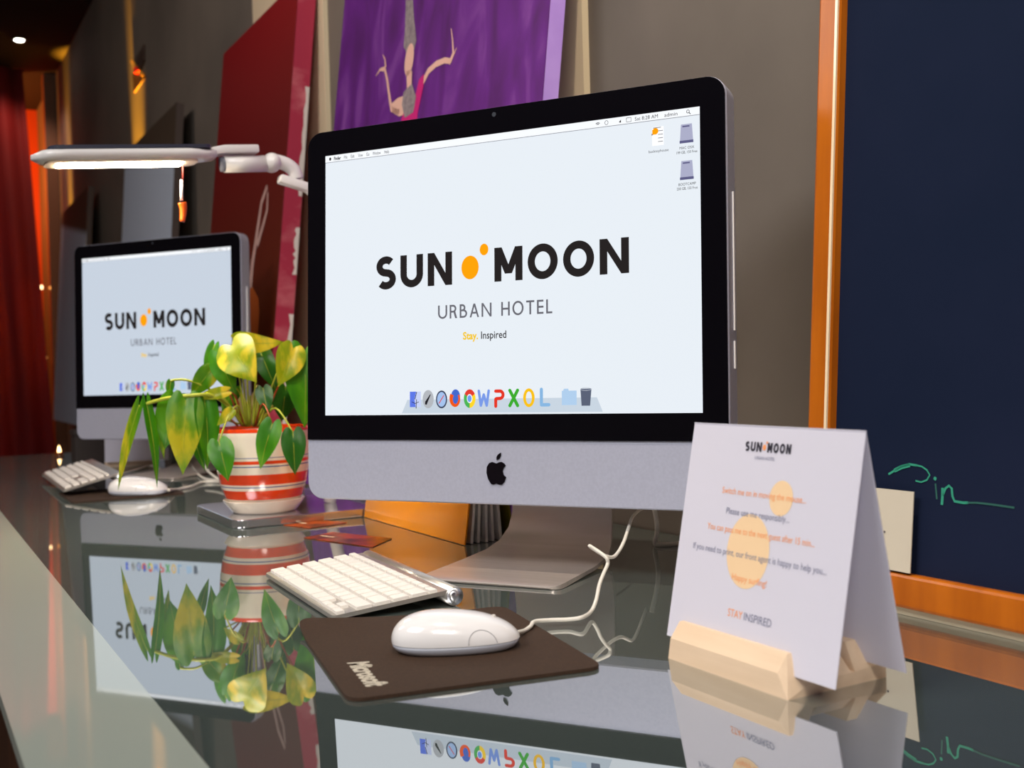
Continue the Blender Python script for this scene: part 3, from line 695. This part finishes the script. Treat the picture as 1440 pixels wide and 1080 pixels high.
# ------------------------------------------------------------------ canvases leaning on the wall
def canvas(name, a0, a1, top, Dl, front, side, label, t=.030, b0=0.006, gap=.014):
    ori = D(a0, WALL-gap-Dl-t, b0)
    rt = empty(name, ori, 0)
    dirv = (E2*Dl+EZ*top).normalized(); H = top/dirv.z; nv = E1.cross(dirv).normalized()
    if nv.dot(E2) < 0: nv = -nv
    f = lambda x, v, d: E1*x+dirv*v+nv*d
    W_ = a1-a0; q = [(0, 0), (W_, 0), (W_, H), (0, H)]
    prism('stretcher', q, f, .0015, t-.002, side, rt)
    fo = prism('painted_face', q, f, 0, .0015, front, rt)
    tag(rt, label, 'painting', 'canvases leaning along the wall')
    def px(x, y):
        P_ = onpl(x, y, ori, nv)-ori; return (P_.dot(E1), P_.dot(dirv))
    return rt, fo, f, px
PURP = noisemat('purple_paint', rgb(74, 18, 92), rgb(140, 80, 164), (10, 10, 3.4), .45, 9, .2, c3=rgb(98, 28, 130), lo=.28, hi=.78, dist=1.2)
LAV = noisemat('lavender_canvas_edge', rgb(176, 140, 226), rgb(190, 156, 236), (9, 9, 9), .6)
rt, fo, f, px = canvas('purple_painting', -2.32, -1.392, 1.30, .158, PURP, LAV, 'purple painting of a raised-arm dancer, right above the near computer')
SK = mat('painted_skin', rgb(222, 176, 160), .6); GY = noisemat('painted_grey_hair', rgb(120, 108, 116), rgb(150, 138, 140), (90, 90, 90), .6); MG = mat('painted_magenta', rgb(196, 10, 116), .5)
def paint(name, m, lift, kind, pts, t=0, t1=None):
    p = Print(f, lift); q = [px(*k) for k in pts]
    (p.poly(q) if kind == 'poly' else p.stroke(q, t, t1)); return p.build(name, m, fo)
paint('painted_hair', GY, -.0006, 'poly', ((571, 0), (581, 0), (583, 30), (586, 56), (583, 70), (577, 62), (573, 76), (568, 66), (570, 40)))
paint('painted_collar', GY, -.0013, 'poly', ((568, 130), (580, 118), (586, 136), (582, 158), (570, 166), (566, 148)))
cx_, cy_ = px(576, 84); Print(f, -.0009).disc(cx_, cy_, .021, .0320).build('painted_face', SK, fo)
paint('painted_neck', SK, -.0009, 'poly', ((572, 100), (580, 100), (579, 128), (573, 128)))
paint('painted_arm', SK, -.0009, 's', ((594, 118), (603, 100), (614, 90), (626, 85), (633, 86)), .014, .010)
paint('painted_hand', SK, -.0009, 's', ((632, 90), (638, 74), (637, 56), (635, 40)), .009, .002)
paint('painted_finger', SK, -.0010, 's', ((634, 88), (639, 76), (643, 67)), .006, .002)
paint('painted_arm', SK, -.0009, 's', ((562, 158), (551, 154), (548, 135), (545, 112), (541, 94)), .011, .007)
paint('painted_hand', SK, -.0009, 's', ((541, 97), (535, 98), (529, 107)), .010, .002)
paint('painted_finger', SK, -.0010, 's', ((543, 95), (542, 84), (539, 77)), .007, .002)
paint('painted_shoulder', SK, -.0009, 'poly', ((560, 138), (570, 134), (572, 160), (562, 164), (552, 158), (551, 146)))
p = Print(f, -.0011); p.poly([px(*q) for q in ((565, 168), (571, 150), (582, 148), (590, 112), (597, 104), (596, 122), (588, 160), (584, 200), (564, 200))]); p.build('painted_dress', MG, fo)
REDP = rampmat('dark_red_to_brown_paint', 'Z', [(0, rgb(104, 46, 10)), (.45, rgb(84, 32, 10)), (.85, rgb(100, 14, 14)), (1.25, rgb(134, 8, 18))], .45, const=False)
PINK = noisemat('pink_canvas_edge', rgb(176, 46, 74), rgb(214, 120, 130), (8, 8, 14), .6, lo=.5, hi=.7)
rt, fo, f, px = canvas('red_painting', -3.370, -2.645, 1.243, .13, REDP, PINK, 'dark red painting with pale strokes, behind the lamp arm', t=.05)
p = Print(f, -.0006); p.stroke([px(*q) for q in ((376, 262), (368, 285), (364, 312), (360, 340), (355, 372), (352, 405))], .016, .03); p.build('painted_stroke', mat('painted_pale_pink', rgb(190, 156, 150), .6), fo); p = Print(f, -.0008); p.stroke([px(*q) for q in ((377, 270), (376, 295), (370, 318), (362, 345))], .010, .022); p.build('painted_stroke', MATS['painted_pale_pink'], fo)
p = Print(f, -.0008); p.poly([px(*q) for q in ((346, 408), (356, 404), (364, 420), (365, 445), (362, 480), (346, 480))]); p.build('painted_orange_patch', mat('painted_orange', rgb(176, 84, 16), .6), fo)
p = Print(lambda x, v, d: f(.7255, v, x), 0)
for (v0, v1) in ((.02, .40), (.50, .62), (.70, .98)):
    nn_ = 14; up_ = [(.034+.008*random.random(), v0+(v1-v0)*k/nn_) for k in range(nn_+1)]; p.poly(up_+[(.0478, v1), (.0478, v0)])
p.build('bare_canvas_edge', mat('bare_white_canvas', rgb(226, 216, 210), .8), fo)
BLUP = rampmat('slate_blue_dark_top', 'Z', [(0, rgb(196, 210, 232)), (1.165, rgb(190, 206, 228)), (1.205, rgb(70, 58, 44)), (1.5, rgb(62, 50, 38))], .7, const=False)
_nt = BLUP.node_tree; _sep = [n for n in _nt.nodes if n.type == 'SEPXYZ'][0]; _mr = [n for n in _nt.nodes if n.type == 'MAP_RANGE'][0]; _tc = [n for n in _nt.nodes if n.type == 'TEX_COORD'][0]
_dt = _nt.nodes.new('ShaderNodeVectorMath'); _dt.operation = 'DOT_PRODUCT'; _dt.inputs[1].default_value = E1*.16+EZ        # tone turns dark above a slanted line
_nt.links.new(_tc.outputs['Object'], _dt.inputs[0]); _nt.links.new(_dt.outputs['Value'], _mr.inputs[0])
GREYE = mat('brown_canvas_edge', rgb(84, 70, 64), .7)
canvas('blue_grey_painting', -5.03, -4.02, 1.24, .09, BLUP, GREYE, 'blue-grey canvas with a dark upper band, below the wall ornament', gap=.035)
canvas('blue_grey_painting', -7.15, -6.10, 1.265, .09, BLUP, GREYE, 'narrow-looking blue-grey canvas farthest along the wall, beside the doorway', gap=.035)

# small wall ornament above the canvas
oq = lambda x, y: onpl(x, y, D(0, WALL-.02, 0), E2)
o0 = oq(190, 97); orn = empty('wall_ornament', o0, 0)
of = lambda x, v, d: E1*x+EZ*v-E2*d
def opx(x, y): P_ = oq(x, y)-o0; return (P_.dot(E1), P_.z)
prism('upper_wing', [opx(*q) for q in ((187, 80), (198, 62), (198, 84), (193, 98), (187, 94))], of, -.019, -.012, mat('ornament_dark', rgb(62, 40, 26), .5), orn)
prism('lower_wing', [opx(*q) for q in ((182, 104), (190, 98), (199, 108), (184, 130))], of, -.019, -.012, MATS['ornament_dark'], orn)
prism('cross_bar', [opx(*q) for q in ((180, 86), (183, 84), (199, 105), (196, 107))], of, -.012, -.008, mat('ornament_yellow', rgb(226, 180, 80), .5), orn)
prism('centre_knot', [opx(*q) for q in ((186, 95), (191, 93), (193, 99), (188, 103))], of, -.012, -.003, mat('ornament_red', rgb(196, 20, 20), .4), orn)
tag(orn, 'small dark winged wall ornament with a red centre', 'ornament')

# ------------------------------------------------------------------ far end: curtain, lights
CUR = noisemat('red_velvet', rgb(120, 6, 10), rgb(96, 4, 8), (4, 4, 1), .8)
V, Fc = [], []; nc, nr = 60, 12
for j in range(nr+1):
    z = -.75+(2.26+.75)*j/nr; t = 1-j/nr
    right = .77+.115*(1-max(0, (z+.2)/2.46)) if z > -.2 else .885
    for i in range(nc+1):
        b = -.9+(right+.9)*i/nc; V.append(D(A0+.10+.035*math.sin(i*1.05)+.008*math.sin(i*2.7+j), b, z))
for j in range(nr):
    for i in range(nc): a = j*(nc+1)+i; Fc.append((a, a+1, a+nc+2, a+nc+1))
nv_ = len(V)
cu_ = mk('curtain', V, Fc, CUR, None, smooth=True)
so = cu_.modifiers.new('thickness', 'SOLIDIFY'); so.thickness = .006
tag(cu_, 'heavy dark red curtain hanging at the far left end of the room', 'curtain')
def bulb(x, y, dep, r, label, k):
    o = lathe('fairy_light', [(0.0001, r*1.0), (r*.5, r*.87), (r*.87, r*.5), (r, 0), (r*.87, -r*.5), (r*.5, -r*.87), (.0001, -r)], mat('fairy_light_glow%d' % k, rgb(255, 190, 90), .3, emit=(1, .42+.2*(k == 0), .1+.2*(k == 0), 1), es=6 if k == 0 else 2), None, 14)
    o.location = Y(x, y, dep); tag(o, label, 'light', 'small lights in the doorway'); return o
bulb(57, 404, 7.2, .014, 'bright small round light in the orange doorway', 0)
bulb(72, 405, 7.2, .012, 'dimmer orange light right of the bright one in the doorway', 1)
bulb(62, 503, 7.2, .020, 'larger orange light low in the doorway', 2)
cl = Z(64, 646, .012)
tl = empty('candle_light', D(-3.86, .46, 0), 0)
lathe('candle_cup', [(.014, 0), (.016, .012), (.0145, .012), (.0125, .003), (.0001, .003)], mat('amber_glass', rgb(120, 60, 20), .2), tl, 20)
lathe('flame', [(.0001, .005), (.006, .012), (.004, .024), (.0001, .034)], mat('flame_glow', rgb(255, 200, 120), .4, emit=(1, .6, .25, 1), es=7), tl, 12)
tag(tl, 'tiny candle light glowing at the far end of the desk', 'candle')
# ceiling downlight
dl = empty('downlight', Z(27, 54, 2.28), 0)
lathe('rim', [(.032, 0), (.042, -.002), (.040, -.012), (.029, -.012), (.028, 0)], BLACK, dl, 24)
lathe('lens', [(.0001, -.016), (.020, -.014), (.027, -.009), (.027, -.002)], mat('downlight_lens', rgb(255, 250, 240), .3, emit=(1, .93, .82, 1), es=25), dl, 24)
tag(dl, 'round recessed downlight glowing in the dark ceiling', 'ceiling light')

# ------------------------------------------------------------------ desk lamp
LW = mat('lamp_white', rgb(232, 230, 228), .3, coat=.3); LTOP = mat('lamp_dark_top', rgb(60, 62, 76), .25)
lamp = empty('desk_lamp', D(-1.87, .62, 0), DESKROT)
def lv(a, b, z): return Vector((a+1.87, b-.62, z))
# base plate, silver
n_ = None
out = rrect(-2.02, -1.747, .468, .715, .022, 6)
bp = prism('base_plate', out, lambda x, y, d: lv(x, y, d), .0005, .0145, noisemat('satin_steel', rgb(206, 206, 212), rgb(214, 214, 220), (30, 30, 30), .16, metal=.92), lamp, bevel=.002)
tube('post', [lv(-1.87, .675, .0145), lv(-1.87, .715, .20), lv(-1.87, .765, .46), lv(-1.87, .772, .50)], .011, LW, lamp, 14, 6)
lathe('elbow_joint', [(.0001, -.02), (.019, -.02), (.021, -.014), (.021, .014), (.019, .02), (.0001, .02)], LW, lamp, 24, lv(-1.87, .772, .50))
def slab(name, pts, wd_, th, m, parent, bev=.004):     # pts: (e2, z) centre line at e1=-1.87
    V = []
    for i, (b, z) in enumerate(pts):
        b0, z0 = pts[max(i-1, 0)]; b1, z1 = pts[min(i+1, len(pts)-1)]; L = math.hypot(b1-b0, z1-z0); nb, nz = -(z1-z0)/L, (b1-b0)/L
        for s_ in (-1, 1):
            for a_ in (-1, 1): V.append(lv(-1.87+a_*wd_/2, b+nb*s_*th/2, z+nz*s_*th/2))
    Fc = []
    for i in range(len(pts)-1):
        k = i*4; Fc += [(k, k+1, k+5, k+4), (k+2, k+3, k+7, k+6), (k, k+2, k+6, k+4), (k+1, k+3, k+7, k+5)]
    k = (len(pts)-1)*4; Fc += [(0, 1, 3, 2), (k, k+1, k+3, k+2)]
    return autosmooth(mk(name, V, Fc, m, parent, bevel=bev), 40)
def bz(x, y):                    # pixel -> (e2, z) on the lamp's own vertical plane
    P_ = onpl(x, y, D(-1.87, 0, 0), E1); return (P_.dot(E2), P_.z)
slab('upper_arm', [bz(392, 251), bz(432, 264), (.772, .50)], .024, .016, LW, lamp)
tube('elbow', [lv(-1.87, *bz(385, 226)), lv(-1.87, *bz(402, 231)), lv(-1.87, *bz(413, 240)), lv(-1.87, *bz(417, 252))], .0125, LW, lamp, 16, 6)
b_, z_ = bz(382, 229)
V = []
jn = autosmooth(mk('pivot_ball', [lv(-1.87+.019*math.sin(i*math.pi/10)*math.sin(k*math.pi/10)*1.2, b_+.0165*math.sin(i*math.pi/10)*math.cos(k*math.pi/10), z_+.0175*math.cos(i*math.pi/10)) for i in range(11) for k in range(20)],
    [(i*20+k, i*20+(k+1) % 20, (i+1)*20+(k+1) % 20, (i+1)*20+k) for i in range(10) for k in range(20)], LW, lamp), 60)
tube('pivot_barrel', [lv(-1.87, *bz(315, 231)), lv(-1.87, *bz(374, 230))], .0145, LW, lamp, 24, 0)
b_, z_ = bz(318, 231); tube('barrel_cap', [lv(-1.87, b_-.010, z_-.001), lv(-1.87, b_-.001, z_)], .0125, mat('barrel_cap_grey', rgb(120, 124, 140), .3), lamp, 24, 0)
slab('head_bracket', [bz(287, 219), bz(300, 214), bz(314, 211.5), bz(361, 211)], .036, .014, LW, lamp, .003)
# head: long flat shell with tapered round tip, LED strip below
t0 = bz(43, 222); t1 = bz(300, 219)
nh = 18; V = []; sec = 16
for i in range(nh+1):
    t = i/nh; b = t0[0]+(t1[0]-t0[0])*t; z = t0[1]+(t1[1]-t0[1])*t
    e = min(1, math.sqrt(max(0, 1-(1-min(t/.16, 1))**2))+.02); e2_ = 1 if t < .86 else 1-.35*(t-.86)/.14
    hw = .040*e*e2_; hh = .0112*(.35+.65*e)*e2_
    for k in range(sec):
        a = 2*math.pi*k/sec; c, s_ = math.cos(a), math.sin(a)
        V.append(lv(-1.87+math.copysign(abs(c)**.6, c)*hw, b, z+math.copysign(abs(s_)**.8, s_)*hh))
Fc = [(i*sec+k, i*sec+(k+1) % sec, (i+1)*sec+(k+1) % sec, (i+1)*sec+k) for i in range(nh) for k in range(sec)]+[tuple(range(sec)), tuple(range(nh*sec, nh*sec+sec))]
hd = mk('lamp_head', V, Fc, LW, lamp, smooth=True)
dz = (t1[1]-t0[1])/(t1[0]-t0[0])
def hp(b, dzz): return t0[1]+(b-t0[0])*dz+dzz
c0, c1 = bz(66, 212)[0], bz(292, 209)[0]
out = rrect(c0+.0, c1, -.036, .036, .014, 4)
prism('dark_top_cover', out, lambda x, y, d: lv(-1.87+y, x, hp(x, .0078)+d), 0, .0058, LTOP, hd)
s0, s1 = bz(62, 231)[0], bz(276, 226)[0]
out = rrect(s0, s1, -.029, .029, .018, 5)
prism('led_tray', out, lambda x, y, d: lv(-1.87+y, x, hp(x, -.0095)-d), 0, .0032, mat('led_tray_warm_white', rgb(248, 226, 196), .4), hd)
s0, s1 = bz(80, 231)[0], bz(255, 227)[0]
out = rrect(s0, s1, -.019, .019, .006, 4)
LED = mat('led_strip', rgb(255, 244, 225), .4, emit=(1, .82, .58, 1), es=115)
prism('led_strip', out, lambda x, y, d: lv(-1.87+y, x, hp(x, -.0126)-d), 0, .0018, LED, hd)
tag(lamp, 'white desk lamp with a long horizontal lit head on a silver base plate', 'desk lamp')
# small tag hanging from the lamp head
hb, hz = bz(257, 232)
hg = empty('hanging_tag', D(-1.87, hb, hz), DESKROT)
tube('cord', [Vector((0, 0, .002)), Vector((0, -.001, -.030))], .0007, mat('tag_cord_red', rgb(120, 30, 24), .7), hg, 6, 0)
tube('white_bar', [Vector((0, -.003, -.026)), Vector((0, -.004, -.060))], .0026, WHITEPL, hg, 8, 0)
tube('orange_bead', [Vector((0, -.003, -.064)), Vector((0, -.0015, -.072)), Vector((0, -.002, -.084)), Vector((0, -.004, -.096))], [.0075, .004], mat('bead_orange', rgb(232, 96, 16), .4), hg, 10, 3)
tag(hg, 'small tag with an orange bead hanging below the lamp head', 'tag')

# ------------------------------------------------------------------ potted plant
PC = D(-1.84, .546, .0148)
pot = empty('potted_plant', PC, 0)
CW, CO, CB = rgb(238, 226, 208), rgb(226, 66, 22), rgb(92, 104, 160)
zo = .0148
st_ = [(0, CW), (.040-zo, CO), (.0555-zo, CW), (.0610-zo, CB), (.0628-zo, CW), (.0660-zo, CO), (.0830-zo, CW), (.0955-zo, CB), (.0975-zo, CW), (.1010-zo, CO), (.1065-zo, CW), (.1105-zo, CB), (.1120-zo, CW), (.1535-zo, CO), (.1600, CO)]
POTM = rampmat('striped_glazed_ceramic', 'Z', st_, .18, True, coat=.6)
lathe('pot', [(.050, .004), (.053, .006), (.058, .012), (.066, .028), (.0735, .050), (.0780, .075), (.0803, .105), (.0812, .130), (.0812, .142), (.0800, .1455), (.0770, .1455), (.0760, .138), (.0745, .120), (.0001, .120)], POTM, pot, 64)
lathe('saucer', [(.0001, 0), (.052, 0), (.056, .003), (.066, .016), (.0695, .0215), (.068, .0225), (.0655, .0205), (.054, .0060), (.0001, .0045)], mat('cream_glaze', rgb(240, 230, 214), .18, coat=.6), pot, 56)
lathe('soil', [(.0001, .128), (.05, .127), (.0742, .122), (.0742, .118)], noisemat('brown_soil', rgb(60, 34, 20), rgb(110, 60, 30), (90, 90, 90), .9), pot, 32)
def leafmat(name, c1, c2, c3):
    m = noisemat(name, c1, c2, (30, 30, 12), .35, 4, 0, .5, .38, .62, c3=c3)
    nt = m.node_tree; pn = nt.nodes['Principled BSDF']; out_ = nt.nodes['Material Output']
    tr = nt.nodes.new('ShaderNodeBsdfTranslucent'); mx = nt.nodes.new('ShaderNodeMixShader'); mx.inputs[0].default_value = .28
    cr = [n for n in nt.nodes if n.type == 'VALTORGB'][0]
    nt.links.new(cr.outputs[0], tr.inputs[0]); nt.links.new(pn.outputs[0], mx.inputs[1]); nt.links.new(tr.outputs[0], mx.inputs[2]); nt.links.new(mx.outputs[0], out_.inputs[0]); return m
LG = {'g': leafmat('leaf_green', rgb(52, 124, 8), rgb(92, 160, 18), rgb(66, 140, 10)),
      'd': leafmat('leaf_dark_green', rgb(28, 88, 8), rgb(46, 112, 14), rgb(36, 100, 10)),
      'y': leafmat('leaf_yellow_green', rgb(168, 176, 16), rgb(236, 212, 50), rgb(138, 164, 14)),
      'v': leafmat('leaf_variegated', rgb(70, 136, 10), rgb(200, 192, 36), rgb(112, 156, 14)),
      'c': leafmat('leaf_cream', rgb(240, 220, 180), rgb(250, 236, 206), rgb(232, 214, 160))}
STEM = mat('stem_yellow_green', rgb(166, 176, 50), .45); STEMR = mat('stem_reddish', rgb(150, 64, 22), .5)
PD = PC.y
WP = [(0, .62), (.05, .82), (.12, .95), (.22, 1), (.35, .97), (.5, .84), (.65, .63), (.8, .37), (.92, .13), (1, .004)]
def prof_w(t):
    for (a_, x_), (b_, y_) in zip(WP, WP[1:]):
        if t <= b_: return x_+(y_-x_)*(t-a_)/(b_-a_)
    return .004
def leaf(bx, by, tx, ty, wpx, kind, dep, dtip=0.0, droop=.12, fold=.25, turn=0.0):
    B = Y(bx, by, PD+dep); T = Y(tx, ty, PD+dep+dtip)
    ax = (T-B); L = ax.length; ax.normalize()
    view = (CAM-(B+T)*.5).normalized(); sd = ax.cross(view).normalized(); nm_ = sd.cross(ax).normalized()
    if nm_.dot(view) < 0: nm_ = -nm_
    R_ = Matrix.Rotation(turn, 3, ax); sd = R_ @ sd; nm_ = R_ @ nm_
    hw = wpx/F_PX*(PD+dep)/2/max(.35, abs(math.cos(turn)))
    NL, NW = 12, 4; V = []
    for i in range(NL+1):
        t = i/NL; 
        wdt = hw*prof_w(t)
        back = .14*L*(1-t)**4
        for j in range(-NW, NW+1):
            s = j/NW; lobes = -back*math.sin(min(abs(s), .999)*2.3)
            p_ = B+ax*(t*L+lobes)+sd*(s*wdt)+nm_*(droop*L*(math.sin(t*math.pi)*.9)-0*t + fold*abs(s)*wdt - .12*wdt*s*s + .05*wdt*math.sin(t*9+s*3))
            V.append(p_-PC)
    Fc = []
    m_ = 2*NW+1
    for i in range(NL):
        for j in range(m_-1): a = i*m_+j; Fc.append((a, a+1, a+m_+1, a+m_))
    o = mk('leaf', V, Fc, LG[kind], pot, smooth=True)
    rib = tube('midrib', [B+ax*(t*L)+nm_*(droop*L*math.sin(t*math.pi)*.9+.0004)-PC for t in (0, .25, .5, .75, .95)], [.0006, .0002], STEM, o, 5, 2)
    return B
def petiole(B, sx_, sy_, sd_, bow=.02, m=None, r=.0016):
    Sp = Y(sx_, sy_, PD+sd_); M = (B+Sp)/2+Vector((0, 0, bow))
    tube('stem', [Sp-PC, M-PC, B-PC], [r*1.2, r*.8], m or STEM, pot, 6, 5)
leaves = [  # base x,y  tip x,y  width kind depth tipdepth
    (195, 572, 166, 690, 15, 'v', -.07, .01, .05, .3, .5), (206, 568, 221, 687, 15, 'g', -.07, 0, .05, .3, -.5),
    (261, 563, 257, 668, 52, 'v', -.085, -.01, .08, .2, 0), (248, 560, 232, 632, 44, 'g', -.06, .02, .1, .2, .3),
    (287, 562, 291, 660, 34, 'g', -.07, -.01, .08, .3, -.4), (308, 622, 321, 677, 37, 'g', -.10, -.01, .06, .2, 0),
    (383, 596, 366, 660, 33, 'g', -.115, -.005, .08, .2, .2), (412, 608, 415, 668, 35, 'd', -.11, -.005, .06, .2, 0),
    (326, 486, 361, 538, 60, 'y', -.05, -.03, .12, .15, .2), (308, 497, 332, 556, 36, 'g', -.03, 0, .1, .2, .3),
    (334, 479, 401, 481, 30, 'y', -.03, 0, .16, .2, .3), (412, 490, 391, 544, 42, 'y', -.06, -.02, .1, .35, -.2),
    (428, 494, 428, 602, 62, 'g', -.04, -.02, .08, .2, -.2), (370, 546, 377, 583, 25, 'd', -.06, -.01, .06, .2, 0),
    (302, 485, 288, 531, 17, 'g', -.02, 0, .05, .3, .4), (297, 520, 268, 558, 30, 'v', -.03, 0, .1, .25, 0),
    (240, 536, 237, 560, 12, 'g', -.04, 0, .05, .3, 0), (366, 494, 389, 550, 30, 'd', -.02, 0, .1, .2, 0),
    (319, 550, 272, 560, 17, 'y', -.06, -.01, .08, .3, 0), (326, 577, 305, 599, 17, 'y', -.07, -.01, .1, .3, 0),
    (226, 598, 231, 646, 11, 'v', -.03, 0, .05, .3, .3), (273, 616, 289, 663, 14, 'g', -.05, 0, .05, .3, .3),
    (402, 544, 396, 593, 40, 'd', .0, 0, .06, .2, 0), (344, 592, 338, 546, 18, 'c', .01, 0, .06, .2, 0), (352, 588, 362, 540, 16, 'c', .02, 0, .06, .2, 0),
    (330, 545, 312, 580, 24, 'g', -.01, 0, .1, .2, 0), (345, 478, 330, 500, 28, 'd', .0, 0, .1, .2, 0), (420, 540, 424, 585, 30, 'g', .02, 0, .08, .2, 0)]
for i, lf_ in enumerate(leaves):
    B = leaf(*lf_)
    if i in (0, 1, 2, 3, 4, 16, 20): continue
    sx_ = 352+(lf_[0]-352)*.22; petiole(B, sx_, 599, -.01+lf_[6]*.3, .02 if lf_[1] < 590 else .035, STEMR if i % 3 == 0 else STEM)
def vine(pts, r=.0022): tube('stem', [Y(x, y, PD+d)-PC for x, y, d in pts], r, STEM, pot, 6, 5)
vine([(346, 598, -.01), (322, 572, -.04), (298, 556, -.07), (270, 556, -.085), (235, 560, -.08), (212, 566, -.07), (196, 572, -.07)], .0030)
vine([(340, 598, -.01), (316, 562, -.02), (290, 545, -.03), (265, 535, -.04), (248, 534, -.04), (240, 536, -.04)])
vine([(344, 598, -.01), (315, 590, -.03), (285, 580, -.04), (250, 585, -.04), (226, 598, -.03)], .0014)
for x_, y_ in ((340, 560), (352, 556), (365, 560), (372, 568), (330, 572), (384, 570)):
    vine([(352+(x_-352)*.3, 600, -.005), (352+(x_-352)*.7, 582, -.01), (x_, y_, -.01)], .0018)
tag(pot, 'trailing green and yellow plant in a cream pot with orange stripes', 'plant')

# ------------------------------------------------------------------ book standing like a tent, and two cards
bk_ = empty('orange_book', D(-1.742, .69, 0), DESKROT)
OC = mat('orange_cover', rgb(240, 150, 16), .25, coat=.3); OL = mat('olive_cover', rgb(120, 110, 20), .4); PG = mat('grey_pages', rgb(236, 234, 232), .7)
BL_, BHt, BD = .378, .21, .080
def sheet(name, y0, y1, th, m, x0=0, x1=BL_):
    a_ = math.atan2(y1-y0, BHt); dv = Vector((0, math.sin(a_), math.cos(a_))); nv2 = Vector((0, math.cos(a_), -math.sin(a_)))
    f_ = lambda x, v, d: Vector((x, y0, .001))+dv*v+nv2*d
    H_ = BHt/math.cos(a_); return prism(name, [(x0, 0), (x1, 0), (x1, H_), (x0, H_)], f_, 0, th, m, bk_)
sheet('front_cover', 0, BD*.40, .0025, OC)
sheet('back_cover', BD, BD*.62, .0025, OL)
for k in range(5):
    yy = .012+.012*k; sheet('page_bundle', yy, BD*.42+.003*k, .004, PG, .003, BL_-.004-.002*(k % 2))
box('spine', 0, BL_, BD*.38, BD*.66, BHt-.002, BHt+.004, OC, bk_)
tag(bk_, 'orange book standing open like a tent behind the near computer', 'book')
def card(name, pxs, m1, label, z=.0012):
    P4 = [Z(x, y, z) for x, y in pxs]; c_ = sum(P4, Vector())/4; c_.z = 0
    rt_ = empty(name, c_, 0); V = [p-c_ for p in P4]; V = [Vector((v.x, v.y, .0014)) for v in V]+[Vector((v.x, v.y, .0004)) for v in V]
    o = mk('card_sheet', V, [(0, 1, 2, 3), (4, 5, 6, 7)]+[(i, (i+1) % 4, 4+(i+1) % 4, 4+i) for i in range(4)], m1, rt_)
    ctr = lambda u, v: (V[0]*(1-u)*(1-v)+V[1]*u*(1-v)+V[2]*u*v+V[3]*(1-u)*v)
    p_ = Print(lambda u, v, l: ctr(u, v)+Vector((0, 0, l)), .0003); p_.poly([(.08, .35), (.30, .35), (.30, .45), (.08, .45)]); p_.build('printed_line', mat('card_pale_line', rgb(240, 214, 180), .5), rt_)
    tag(rt_, label, 'card', 'orange cards on the desk'); return rt_
CO1 = noisemat('orange_brown_print', rgb(196, 80, 14), rgb(64, 36, 14), (22, 22, 22), .3)
card('printed_card', [(427, 756), (524, 769), (551, 757), (468, 748)], CO1, 'orange printed card lying behind the near keyboard')
card('printed_card', [(398, 738), (436, 742.5), (488, 735), (450, 731)], CO1, 'orange printed card lying beside the lamp base')
db = empty('dark_box', D(-3.45, .50, 0), DESKROT); CHB2 = mat('charcoal_box', rgb(44, 36, 34), .6)
box('box_body', -.05, .05, -.05, .05, 0.0005, .082, CHB2, db, .003); box('box_lid', -.0525, .0525, -.0525, .0525, .0825, .100, CHB2, db, .004)
tag(db, 'dark box on the desk under the farther computer', 'box')
